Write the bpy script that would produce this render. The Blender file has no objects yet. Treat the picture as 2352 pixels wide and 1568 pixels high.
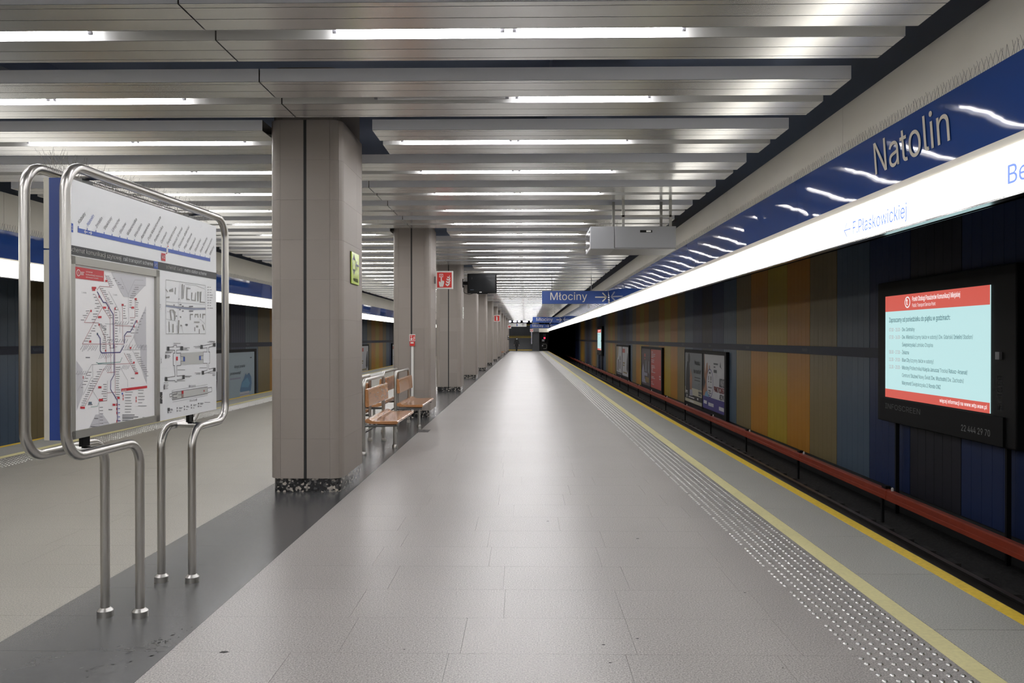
import bpy, math, random
import numpy as np
from mathutils import Vector, Matrix
from mathutils.geometry import delaunay_2d_cdt

# ------------------------------------------------------------------ camera, world, exposure
scene = bpy.context.scene
COL = scene.collection
F_PX = 1840.0
EYE = Vector((0.0, 0.0, 1.6))
cam_d = bpy.data.cameras.new('camera')
cam_d.sensor_fit = 'HORIZONTAL'; cam_d.sensor_width = 36.0
cam_d.lens = 36.0 * F_PX / 2352.0
cam_d.clip_start = 0.05; cam_d.clip_end = 400
cam = bpy.data.objects.new('camera', cam_d); COL.objects.link(cam)
cam.location = EYE
cam.rotation_euler = (math.radians(90) - math.atan(8 / F_PX), 0, math.atan(30 / F_PX))
scene.camera = cam
world = bpy.data.worlds.new('world'); scene.world = world
world.use_nodes = True
world.node_tree.nodes['Background'].inputs[0].default_value = (0.004, 0.004, 0.005, 1)
world.node_tree.nodes['Background'].inputs[1].default_value = 1.0
scene.view_settings.view_transform = 'Standard'
scene.view_settings.look = 'None'
scene.view_settings.gamma = 1.0
scene.view_settings.use_curve_mapping = False
scene.view_settings.exposure = 0.0
TUBE_L = 48.5        # radiance of the fluorescent tubes
BOX_L = 4.4          # radiance of the backlit name band
random.seed(11)

# ------------------------------------------------------------------ materials
M = {}
def mat(name, col, rough=0.5, metal=0.0, spec=0.5, emit=None, es=0.0, var=0.0, noise=0.0, nscale=8.0, bump=0.0, bscale=20.0, stretch=None, coat=0.0):
    m = bpy.data.materials.new(name); m.use_nodes = True
    nt = m.node_tree; N = nt.nodes; b = N['Principled BSDF']
    b.inputs['Roughness'].default_value = rough
    b.inputs['Metallic'].default_value = metal
    b.inputs['Specular IOR Level'].default_value = spec
    b.inputs['Coat Weight'].default_value = coat
    c4 = (col[0], col[1], col[2], 1)
    b.inputs['Base Color'].default_value = c4
    src = None
    pos = None
    if noise or bump:
        g = N.new('ShaderNodeNewGeometry'); mp = N.new('ShaderNodeMapping')
        nt.links.new(g.outputs['Position'], mp.inputs['Vector'])
        if stretch: mp.inputs['Scale'].default_value = stretch
        pos = mp.outputs[0]
    if noise:
        n = N.new('ShaderNodeTexNoise'); n.inputs['Scale'].default_value = nscale; n.inputs['Detail'].default_value = 4
        nt.links.new(pos, n.inputs['Vector'])
        mr = N.new('ShaderNodeMapRange'); mr.inputs[1].default_value = 0.25; mr.inputs[2].default_value = 0.75
        mr.inputs[3].default_value = 1 - noise; mr.inputs[4].default_value = 1 + noise
        nt.links.new(n.outputs[0], mr.inputs[0]); src = mr.outputs[0]
    if var:
        oi = N.new('ShaderNodeObjectInfo'); mr = N.new('ShaderNodeMapRange')
        mr.inputs[3].default_value = 1 - var; mr.inputs[4].default_value = 1 + var
        nt.links.new(oi.outputs['Random'], mr.inputs[0])
        if src is None: src = mr.outputs[0]
        else:
            mm = N.new('ShaderNodeMath'); mm.operation = 'MULTIPLY'
            nt.links.new(src, mm.inputs[0]); nt.links.new(mr.outputs[0], mm.inputs[1]); src = mm.outputs[0]
    if src is not None:
        vm = N.new('ShaderNodeVectorMath'); vm.operation = 'SCALE'
        vm.inputs[0].default_value = col[:3]
        nt.links.new(src, vm.inputs['Scale']); nt.links.new(vm.outputs[0], b.inputs['Base Color'])
    if bump:
        n = N.new('ShaderNodeTexNoise'); n.inputs['Scale'].default_value = bscale; n.inputs['Detail'].default_value = 3
        nt.links.new(pos, n.inputs['Vector'])
        bp = N.new('ShaderNodeBump'); bp.inputs['Strength'].default_value = 1.0; bp.inputs['Distance'].default_value = bump
        nt.links.new(n.outputs[0], bp.inputs['Height']); nt.links.new(bp.outputs[0], b.inputs['Normal'])
    if emit:
        b.inputs['Emission Color'].default_value = (emit[0], emit[1], emit[2], 1)
        b.inputs['Emission Strength'].default_value = es
    M[name] = m
    return m

def granite(name, c0, c1, rough, scale=150.0, joints=False, bump=0.0006, wear=0.06, smooth=False):
    m = bpy.data.materials.new(name); m.use_nodes = True
    nt = m.node_tree; N = nt.nodes; b = N['Principled BSDF']; L = nt.links.new
    g = N.new('ShaderNodeNewGeometry')
    n = N.new('ShaderNodeTexNoise'); n.inputs['Scale'].default_value = scale; n.inputs['Detail'].default_value = 3; n.inputs['Roughness'].default_value = 0.7
    L(g.outputs['Position'], n.inputs['Vector'])
    r = N.new('ShaderNodeValToRGB'); r.color_ramp.elements[0].position = 0.36; r.color_ramp.elements[1].position = 0.66
    r.color_ramp.elements[0].color = (*c0, 1); r.color_ramp.elements[1].color = (*c1, 1)
    L(n.outputs[0], r.inputs[0])
    n2 = N.new('ShaderNodeTexNoise'); n2.inputs['Scale'].default_value = 0.8; n2.inputs['Detail'].default_value = 5
    L(g.outputs['Position'], n2.inputs['Vector'])
    oi = N.new('ShaderNodeObjectInfo')
    ad = N.new('ShaderNodeMath'); ad.operation = 'MULTIPLY_ADD'; ad.inputs[1].default_value = 0.10; L(oi.outputs['Random'], ad.inputs[0]); L(n2.outputs[0], ad.inputs[2])
    mr = N.new('ShaderNodeMapRange'); mr.inputs[1].default_value = 0.3; mr.inputs[2].default_value = 0.9; mr.inputs[3].default_value = 1 - wear; mr.inputs[4].default_value = 1 + wear
    L(ad.outputs[0], mr.inputs[0])
    vm = N.new('ShaderNodeVectorMath'); vm.operation = 'SCALE'; L(r.outputs[0], vm.inputs[0]); L(mr.outputs[0], vm.inputs['Scale'])
    out = vm.outputs[0]
    if joints:
        br = N.new('ShaderNodeTexBrick'); br.inputs['Scale'].default_value = 1.0
        br.inputs['Mortar Size'].default_value = 0.0015; br.inputs['Brick Width'].default_value = 0.9; br.inputs['Row Height'].default_value = 0.5173
        br.inputs['Color1'].default_value = (1, 1, 1, 1); br.inputs['Color2'].default_value = (0.96, 0.96, 0.96, 1); br.inputs['Mortar'].default_value = (0.72, 0.72, 0.72, 1)
        mp = N.new('ShaderNodeMapping'); mp.inputs['Location'].default_value = (0.3, -0.43, 0)
        L(g.outputs['Position'], mp.inputs['Vector']); L(mp.outputs[0], br.inputs['Vector'])
        mm = N.new('ShaderNodeVectorMath'); mm.operation = 'MULTIPLY'; L(out, mm.inputs[0]); L(br.outputs[0], mm.inputs[1]); out = mm.outputs[0]
    L(out, b.inputs['Base Color'])
    mr2 = N.new('ShaderNodeMapRange'); mr2.inputs[1].default_value = 0.3; mr2.inputs[2].default_value = 0.7; mr2.inputs[3].default_value = rough - 0.05; mr2.inputs[4].default_value = rough + 0.07
    L(n.outputs[0], mr2.inputs[0])
    if smooth: b.inputs['Roughness'].default_value = rough
    else: L(mr2.outputs[0], b.inputs['Roughness'])
    bp = N.new('ShaderNodeBump'); bp.inputs['Distance'].default_value = bump; bp.inputs['Strength'].default_value = 0.6
    L(n.outputs[0], bp.inputs['Height'])
    if not smooth: L(bp.outputs[0], b.inputs['Normal'])
    M[name] = m

def terrazzo(name):
    m = bpy.data.materials.new(name); m.use_nodes = True
    nt = m.node_tree; N = nt.nodes; b = N['Principled BSDF']; L = nt.links.new
    g = N.new('ShaderNodeNewGeometry'); mp = N.new('ShaderNodeMapping'); mp.inputs['Rotation'].default_value = (0.5, 0.7, 0.3)
    L(g.outputs['Position'], mp.inputs['Vector'])
    v = N.new('ShaderNodeTexVoronoi'); v.inputs['Scale'].default_value = 42; v.inputs['Randomness'].default_value = 1
    L(mp.outputs[0], v.inputs['Vector'])
    r = N.new('ShaderNodeValToRGB'); e = r.color_ramp.elements
    e[0].position = 0.0; e[0].color = (0.012, 0.012, 0.013, 1); e[1].position = 0.62; e[1].color = (0.02, 0.02, 0.021, 1)
    q = e.new(0.80); q.color = (0.10, 0.10, 0.10, 1); q = e.new(0.93); q.color = (0.42, 0.38, 0.33, 1)
    sp = N.new('ShaderNodeSeparateColor'); L(v.outputs['Color'], sp.inputs[0]); L(sp.outputs[0], r.inputs[0])
    L(r.outputs[0], b.inputs['Base Color']); b.inputs['Roughness'].default_value = 0.18
    M[name] = m

granite('floor_granite', (0.17, 0.158, 0.150), (0.52, 0.497, 0.48), 0.33, 115)
granite('floor_granite_far', (0.17, 0.158, 0.150), (0.52, 0.497, 0.48), 0.33, 115, joints=True)
granite('floor_granite_warm', (0.20, 0.188, 0.163), (0.47, 0.45, 0.395), 0.33, 115)
granite('floor_granite_warm_far', (0.20, 0.188, 0.163), (0.47, 0.45, 0.395), 0.33, 115, joints=True)
granite('edge_granite', (0.26, 0.26, 0.24), (0.56, 0.555, 0.52), 0.42, 120)
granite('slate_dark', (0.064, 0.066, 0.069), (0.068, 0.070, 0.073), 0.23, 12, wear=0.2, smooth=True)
terrazzo('terrazzo_black')
mat('joint', (0.30, 0.28, 0.27), 0.8)
mat('joint_dark', (0.03, 0.03, 0.03), 0.7)
mat('yellow_paint', (0.86, 0.60, 0.06), 0.5, noise=0.12, nscale=30)
mat('pale_yellow_paint', (0.76, 0.70, 0.37), 0.5, noise=0.08, nscale=40, var=0.03)
mat('stud_steel', (0.86, 0.86, 0.85), 0.28, 1.0)
mat('steel', (0.52, 0.51, 0.49), 0.30, 1.0, noise=0.05, nscale=60, stretch=(1, 1, 0.02))
mat('steel_dark', (0.22, 0.22, 0.22), 0.4, 1.0)
mat('pillar_tile', (0.27, 0.237, 0.214), 0.55, var=0.05, noise=0.06, nscale=220)
mat('pillar_joint', (0.19, 0.165, 0.15), 0.8)
mat('black_gap', (0.012, 0.013, 0.013), 0.6)
mat('ceiling_metal', (0.68, 0.675, 0.66), 0.23, 0.75, noise=0.03, nscale=3, stretch=(0.2, 6, 1))
mat('ceiling_fascia', (0.76, 0.77, 0.81), 0.45, 0.15)
mat('channel_white', (0.50, 0.50, 0.49), 0.5)
mat('slab_dark', (0.20, 0.245, 0.36), 0.8)
mat('cream_panel', (0.86, 0.83, 0.74), 0.45, noise=0.04, nscale=1.2)
mat('band_blue', (0.022, 0.060, 0.235), 0.03, spec=0.13, bump=0.0011, bscale=1.2, stretch=(1, 0.9, 1.6))
mat('sign_blue', (0.022, 0.065, 0.26), 0.3)
mat('letter_cream', (0.62, 0.58, 0.50), 0.5)
mat('diffuser', (0.9, 0.9, 0.85), 0.4, emit=(1.0, 0.965, 0.88), es=BOX_L)
mat('diffuser_letter', (0.2, 0.3, 0.7), 0.4, emit=(0.38, 0.49, 0.92), es=0.60)
mat('tube_light', (0.9, 0.9, 0.9), 0.4, emit=(1.0, 0.985, 1.0), es=TUBE_L)
mat('tube_off', (0.55, 0.55, 0.56), 0.25)
mat('cap_grey', (0.18, 0.18, 0.20), 0.4)
mat('wall_yellow', (0.36, 0.25, 0.014), 0.45); mat('wall_orange', (0.38, 0.168, 0.011), 0.45)
mat('wall_tan', (0.1782, 0.1353, 0.0561), 0.45); mat('wall_steel', (0.0561, 0.0891, 0.1320), 0.45)
mat('wall_navy', (0.0048, 0.016, 0.068), 0.45); mat('wall_ink', (0.0055, 0.0055, 0.012), 0.45)
mat('wall_stripe', (0.007, 0.012, 0.032), 0.5, spec=0.3)
mat('stripe_letter', (0.07, 0.085, 0.11), 0.5)
mat('rail_red', (0.28, 0.040, 0.017), 0.42, noise=0.12, nscale=6)
mat('ballast', (0.014, 0.013, 0.012), 0.9, noise=0.5, nscale=14, bump=0.03, bscale=16)
mat('sleeper', (0.026, 0.024, 0.022), 0.85, noise=0.3, nscale=9)
mat('rail_steel', (0.10, 0.09, 0.085), 0.35, 0.9)
mat('black_plastic', (0.005, 0.005, 0.0055), 0.5, spec=0.2)
mat('black_matt', (0.005, 0.005, 0.0055), 0.6, spec=0.2)
mat('grey_letter', (0.25, 0.25, 0.25), 0.5)
mat('dim_letter', (0.09, 0.09, 0.09), 0.5)
mat('screen_pale', (0.1, 0.1, 0.1), 0.3, emit=(0.50, 0.76, 0.77), es=1.0)
mat('screen_red', (0.1, 0.02, 0.02), 0.3, emit=(0.62, 0.10, 0.075), es=1.0)
mat('screen_white', (0.1, 0.1, 0.1), 0.3, emit=(0.85, 0.85, 0.85), es=1.0)
mat('screen_ink', (0.012, 0.03, 0.04), 0.4, emit=(0.03, 0.10, 0.12), es=1.0)
mat('screen_time', (0.1, 0.05, 0.05), 0.4, emit=(0.36, 0.22, 0.24), es=1.0)
mat('print_white', (0.88, 0.88, 0.90), 0.35); mat('print_panel', (0.82, 0.84, 0.87), 0.35); mat('print_metro', (0.050, 0.045, 0.20), 0.4)
mat('print_grey', (0.60, 0.62, 0.64), 0.35)
mat('ink', (0.17, 0.17, 0.19), 0.5); mat('ink_dark', (0.035, 0.037, 0.042), 0.45)
mat('print_blue', (0.035, 0.09, 0.40), 0.4); mat('print_red', (0.50, 0.022, 0.035), 0.4)
mat('print_route', (0.46, 0.25, 0.27), 0.5); mat('print_line', (0.33, 0.33, 0.36), 0.5)
mat('print_zone', (0.56, 0.56, 0.60), 0.4); mat('print_teal', (0.22, 0.36, 0.34), 0.5)
mat('print_building', (0.30, 0.30, 0.29), 0.5); mat('print_pale', (0.50, 0.51, 0.50), 0.5); mat('print_pink', (0.62, 0.42, 0.38), 0.5)
mat('print_slate', (0.28, 0.31, 0.42), 0.5); mat('print_steel', (0.10, 0.14, 0.20), 0.5)
mat('frame_silver', (0.36, 0.355, 0.33), 0.38, 0.6)
mat('board_beige', (0.50, 0.48, 0.41), 0.45); mat('board_blue', (0.02, 0.05, 0.22), 0.35)
mat('wood', (0.42, 0.20, 0.085), 0.22, noise=0.16, nscale=10, stretch=(4, 0.5, 4), coat=0.3)
mat('fire_red', (0.60, 0.028, 0.022), 0.4); mat('sign_white', (0.74, 0.74, 0.72), 0.4)
mat('sign_green', (0.50, 0.66, 0.085), 0.18); mat('sign_ink', (0.05, 0.06, 0.05), 0.4)
mat('box_grey', (0.29, 0.295, 0.31), 0.38, 0.3); mat('box_grey_dark', (0.20, 0.20, 0.205), 0.4, 0.3)
mat('glass_dark', (0.02, 0.022, 0.025), 0.08)
mat('mirror_trim', (0.45, 0.45, 0.45), 0.12, 1.0)
mat('wire', (0.22, 0.21, 0.19), 0.5, 0.3)
mat('stair_stone', (0.055, 0.058, 0.064), 0.5, noise=0.2, nscale=20); mat('stair_tread', (0.16, 0.165, 0.17), 0.5)
mat('skin', (0.50, 0.33, 0.25), 0.5); mat('coat_black', (0.011, 0.011, 0.012), 0.8); mat('hair_dark', (0.03, 0.02, 0.015), 0.6); mat('mask_blue', (0.55, 0.68, 0.75), 0.6)
mat('signal_red', (0.4, 0.02, 0.05), 0.4, emit=(1.0, 0.02, 0.06), es=3.5)
mat('hall_lamp', (0.8, 0.8, 0.9), 0.4, emit=(0.85, 0.80, 1.0), es=2.2)
mat('pole_lit', (0.7, 0.68, 0.8), 0.35)
mat('poster_white', (0.50, 0.50, 0.51), 0.5); mat('poster_grey', (0.17, 0.185, 0.19), 0.5); mat('poster_cream', (0.40, 0.38, 0.28), 0.5)
mat('poster_black', (0.02, 0.02, 0.022), 0.5); mat('poster_red', (0.42, 0.075, 0.06), 0.5); mat('poster_plum', (0.065, 0.045, 0.05), 0.5)
mat('poster_skin', (0.30, 0.15, 0.085), 0.5); mat('poster_purple', (0.055, 0.045, 0.20), 0.5); mat('poster_sky', (0.14, 0.30, 0.44), 0.5)
mat('poster_pale', (0.34, 0.42, 0.46), 0.5); mat('poster_ink', (0.06, 0.065, 0.07), 0.5); mat('poster_lilac', (0.28, 0.28, 0.36), 0.5)
mat('poster_gold', (0.22, 0.16, 0.05), 0.5); mat('poster_denim', (0.10, 0.20, 0.32), 0.5)

# ------------------------------------------------------------------ geometry helpers
class MB:
    def __init__(s): s.v = []; s.f = []
    def quad(s, *p):
        n = len(s.v); s.v += [tuple(q) for q in p]; s.f.append(tuple(range(n, n + len(p)))); return s
    def box(s, x0, x1, y0, y1, z0, z1):
        n = len(s.v)
        s.v += [(x0, y0, z0), (x1, y0, z0), (x1, y1, z0), (x0, y1, z0), (x0, y0, z1), (x1, y0, z1), (x1, y1, z1), (x0, y1, z1)]
        s.f += [(n, n+3, n+2, n+1), (n+4, n+5, n+6, n+7), (n, n+1, n+5, n+4), (n+1, n+2, n+6, n+5), (n+2, n+3, n+7, n+6), (n+3, n, n+4, n+7)]
        return s
    def prism(s, pts, z0, z1):                    # 2D outline (x, y), counter-clockwise, along z
        n = len(s.v); k = len(pts)
        s.v += [(x, y, z0) for x, y in pts] + [(x, y, z1) for x, y in pts]
        s.f.append(tuple(range(n + k - 1, n - 1, -1))); s.f.append(tuple(range(n + k, n + 2 * k)))
        for i in range(k): j = (i + 1) % k; s.f.append((n + i, n + j, n + k + j, n + k + i))
        return s
    def prism_y(s, pts, y0, y1):                  # outline (x, z) along y
        n = len(s.v); k = len(pts)
        s.v += [(x, y0, z) for x, z in pts] + [(x, y1, z) for x, z in pts]
        s.f.append(tuple(range(n, n + k))); s.f.append(tuple(range(n + 2 * k - 1, n + k - 1, -1)))
        for i in range(k): j = (i + 1) % k; s.f.append((n + j, n + i, n + k + i, n + k + j))
        return s
    def tube(s, pts, r, n=12, caps=True, closed=False):
        P = [Vector(p) for p in pts]; m = len(P)
        T = []
        for i in range(m):
            a = P[i - 1] if (i > 0 or closed) else P[i]; b = P[(i + 1) % m] if (i < m - 1 or closed) else P[i]
            T.append((b - a).normalized())
        ref = Vector((0, 0, 1)) if abs(T[0].z) < 0.9 else Vector((1, 0, 0))
        nrm = (ref - T[0] * ref.dot(T[0])).normalized()
        base = len(s.v)
        for i in range(m):
            nrm = (nrm - T[i] * nrm.dot(T[i])).normalized(); bi = T[i].cross(nrm)
            for k in range(n):
                a = 2 * math.pi * k / n; s.v.append(tuple(P[i] + nrm * (r * math.cos(a)) + bi * (r * math.sin(a))))
        for i in range(m if closed else m - 1):
            j = (i + 1) % m
            for k in range(n):
                l = (k + 1) % n; s.f.append((base + i*n + k, base + i*n + l, base + j*n + l, base + j*n + k))
        if caps and not closed:
            s.f.append(tuple(base + k for k in range(n - 1, -1, -1))); s.f.append(tuple(base + (m-1)*n + k for k in range(n)))
        return s
    def lathe(s, prof, c=(0, 0, 0), n=16):        # prof: (r, z)
        base = len(s.v); m = len(prof)
        for r, z in prof:
            for k in range(n):
                a = 2 * math.pi * k / n; s.v.append((c[0] + r * math.cos(a), c[1] + r * math.sin(a), c[2] + z))
        for i in range(m - 1):
            for k in range(n):
                l = (k + 1) % n; s.f.append((base + i*n + k, base + i*n + l, base + (i+1)*n + l, base + (i+1)*n + k))
        s.f.append(tuple(base + k for k in range(n - 1, -1, -1))); s.f.append(tuple(base + (m-1)*n + k for k in range(n)))
        return s
    def mesh(s, name, m, smooth=False):
        me = bpy.data.meshes.new(name); me.from_pydata(s.v, [], s.f); me.update()
        if smooth:
            me.shade_smooth(); me.set_sharp_from_angle(angle=math.radians(38))
        me.materials.append(M[m]); return me
    def build(s, name, m, parent=None, smooth=False, loc=None):
        return link(name, s.mesh(name, m, smooth), parent, loc)

def link(name, me, parent=None, loc=None):
    o = bpy.data.objects.new(name, me); COL.objects.link(o)
    if parent: o.parent = parent
    if loc: o.location = loc
    return o
def tag(o, label=None, cat=None, group=None, kind=None):
    if label: o['label'] = label
    if cat: o['category'] = cat
    if group: o['group'] = group
    if kind: o['kind'] = kind
    return o
def empty(name, loc=(0, 0, 0), rz=0.0):
    o = bpy.data.objects.new(name, None); COL.objects.link(o); o.location = loc; o.rotation_euler = (0, 0, rz); o.empty_display_size = 0.2
    return o
def thing(name, label, cat, loc=(0, 0, 0), rz=0.0, group=None):
    return tag(empty(name, loc, rz), label, cat, group)
def struct(o): return tag(o, kind='structure')
def copy_tree(o, parent=None):
    c = o.copy(); COL.objects.link(c); c.parent = parent
    for ch in [q for q in o.children]: copy_tree(ch, c)
    return c
def fillet(pts, r, n=6, closed=False):
    P = [Vector(p) for p in pts]; out = []; m = len(P)
    for i in range(m):
        if not closed and i in (0, m - 1): out.append(P[i]); continue
        a, b, c = P[i - 1], P[i], P[(i + 1) % m]
        u = (a - b).normalized(); v = (c - b).normalized()
        ang = u.angle(v); d = min(r / math.tan(ang / 2), (a - b).length * 0.49, (c - b).length * 0.49); rr = d * math.tan(ang / 2)
        bis = (u + v).normalized(); cen = b + bis * (rr / math.sin(ang / 2))
        p0 = b + u * d - cen; p1 = b + v * d - cen; tot = p0.angle(p1)
        for k in range(n + 1):
            t = k / n; s0 = math.sin((1 - t) * tot) / math.sin(tot); s1 = math.sin(t * tot) / math.sin(tot)
            out.append(cen + p0 * s0 + p1 * s1)
    return out

# flat print on a face: origin o, right u, up v (local coordinates of the parent)
class Face:
    def __init__(s, o, u, v):
        s.o = Vector(o); s.u = Vector(u).normalized(); s.v = Vector(v).normalized(); s.n = s.u.cross(s.v)
    def p(s, x, y, off=0.0): return s.o + s.u * x + s.v * y + s.n * off
def flat(parent, name, m, face, polys, off=0.001):
    b = MB()
    for pl in polys:
        ar = sum(pl[i][0] * pl[(i+1) % len(pl)][1] - pl[(i+1) % len(pl)][0] * pl[i][1] for i in range(len(pl)))
        if ar < 0: pl = pl[::-1]
        b.quad(*[face.p(x, y, off) for x, y in pl])
    return b.build(name, m, parent)
def rect(x0, y0, x1, y1): return [(x0, y0), (x1, y0), (x1, y1), (x0, y1)]
def circ(cx, cy, r, n=24, ry=None): return [(cx + r * math.cos(2*math.pi*k/n), cy + (ry or r) * math.sin(2*math.pi*k/n)) for k in range(n)]
def ring(cx, cy, r0, r1, n=28, a0=0, a1=360):
    out = []
    for k in range(n):
        a = math.radians(a0 + (a1 - a0) * k / n); b = math.radians(a0 + (a1 - a0) * (k + 1) / n)
        out.append([(cx + r0*math.cos(a), cy + r0*math.sin(a)), (cx + r1*math.cos(a), cy + r1*math.sin(a)), (cx + r1*math.cos(b), cy + r1*math.sin(b)), (cx + r0*math.cos(b), cy + r0*math.sin(b))])
    return out
def stroke(pts, w):
    out = []
    for (x0, y0), (x1, y1) in zip(pts, pts[1:]):
        dx, dy = x1 - x0, y1 - y0; l = math.hypot(dx, dy) or 1e-6; nx, ny = -dy / l * w / 2, dx / l * w / 2; ex, ey = dx / l * w * 0.25, dy / l * w * 0.25
        out.append([(x0 - nx - ex, y0 - ny - ey), (x1 - nx + ex, y1 - ny + ey), (x1 + nx + ex, y1 + ny + ey), (x0 + nx - ex, y0 + ny - ey)])
    return out
def arrow(cx, cy, l, h, w, d=1):
    t = cx + d * l / 2
    return stroke([(cx - d * l / 2, cy), (t - d * w * .4, cy)], w) + stroke([(t - d * h / 2, cy + h / 2), (t, cy)], w) + stroke([(t - d * h / 2, cy - h / 2), (t, cy)], w)
_TC = {}
FONT = None
try:
    import os
    _fp = os.path.join(bpy.utils.system_resource('DATAFILES'), 'fonts', 'Inter.woff2')      # the sans-serif that ships with Blender
    if os.path.exists(_fp): FONT = bpy.data.fonts.load(_fp)
except Exception: FONT = None
def text_polys(body, bold=0.0):
    """filled outlines of a line of text at size 1: contours are triangulated and kept where the winding number is not zero"""
    key = (body, bold)
    if key in _TC: return _TC[key]
    cu = bpy.data.curves.new('t', 'FONT'); cu.body = body; cu.size = 1.0; cu.resolution_u = 3; cu.fill_mode = 'NONE'
    if FONT: cu.font = FONT
    ob = bpy.data.objects.new('t', cu); COL.objects.link(ob)
    dg = bpy.context.evaluated_depsgraph_get(); me = ob.evaluated_get(dg).to_mesh()
    co = [(v.co.x, v.co.y) for v in me.vertices]; nx = {}
    for e in me.edges: nx.setdefault(e.vertices[0], []).append(e.vertices[1]); nx.setdefault(e.vertices[1], []).append(e.vertices[0])
    ob.evaluated_get(dg).to_mesh_clear(); bpy.data.objects.remove(ob); bpy.data.curves.remove(cu)
    seen = set(); loops = []
    for s0 in range(len(co)):
        if s0 in seen or s0 not in nx: continue
        lp = [s0]; seen.add(s0); cur = s0
        while True:
            c = [q for q in nx[cur] if q not in seen]
            if not c: break
            cur = s0 + 1 if (len(lp) == 1 and s0 + 1 in c) else c[0]
            lp.append(cur); seen.add(cur)
        if len(lp) > 2: loops.append([co[q] for q in lp])
    loops.sort(key=lambda l: min(p[0] for p in l)); groups = []
    for l in loops:
        a, b = min(p[0] for p in l), max(p[0] for p in l)
        if groups and a < groups[-1][1] - 1e-4: groups[-1][0].append(l); groups[-1][1] = max(b, groups[-1][1])
        else: groups.append([[l], b])
    vs, fs = [], []
    for ls, _ in groups:
        V, E = [], []
        for l in ls:
            n = len(V); V += [Vector(p) for p in l]; E += [(n + k, n + (k + 1) % len(l)) for k in range(len(l))]
        ov, oe, of, *_r = delaunay_2d_cdt(V, E, [], 0, 1e-5)
        A = np.array([[V[a].x, V[a].y, V[b].x, V[b].y] for a, b in E]); base = len(vs); vs += [(v.x, v.y) for v in ov]
        for f in of:
            cx = sum(ov[q].x for q in f) / len(f); cy = sum(ov[q].y for q in f) / len(f)
            side = (A[:, 2] - A[:, 0]) * (cy - A[:, 1]) - (cx - A[:, 0]) * (A[:, 3] - A[:, 1])
            w = np.sum((A[:, 1] <= cy) & (A[:, 3] > cy) & (side > 0)) * 1 - np.sum((A[:, 1] > cy) & (A[:, 3] <= cy) & (side < 0)) * 1
            if w != 0: fs.append(tuple(base + q for q in f))
    if bold:
        v0, f0 = vs, fs; vs, fs = [], []
        for dx, dy in ((-bold, 0), (bold, 0), (0, -bold * .6), (0, bold * .6)):
            n = len(vs); vs = vs + [(x + dx, y + dy) for x, y in v0]; fs = fs + [tuple(n + q for q in f) for f in f0]
    _TC[key] = (vs, fs)
    return _TC[key]
CAP = max(y for x, y in text_polys('H')[0])
def text(parent, name, m, face, body, x, y, cap, width=None, align='L', ang=0.0, off=0.002, bold=0.0):
    b = MB(); add_text(b, face, body, x, y, cap, width, align, ang, off, bold); return b.build(name, m, parent)
def add_text(b, face, body, x, y, cap, width=None, align='L', ang=0.0, off=0.002, bold=0.0):
    vs, fs = text_polys(body, bold); s = cap / CAP
    x0 = min(v[0] for v in vs); x1 = max(v[0] for v in vs); sx = s if width is None else width / (x1 - x0)
    w = (x1 - x0) * sx; dx = {'L': 0, 'C': -w / 2, 'R': -w}[align]
    ca, sa = math.cos(ang), math.sin(ang); n = len(b.v)
    for vx, vy in vs:
        px = (vx - x0) * sx + dx; py = vy * s
        b.v.append(tuple(face.p(x + px * ca - py * sa, y + px * sa + py * ca, off)))
    b.f += [tuple(n + i for i in f) for f in fs]
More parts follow.
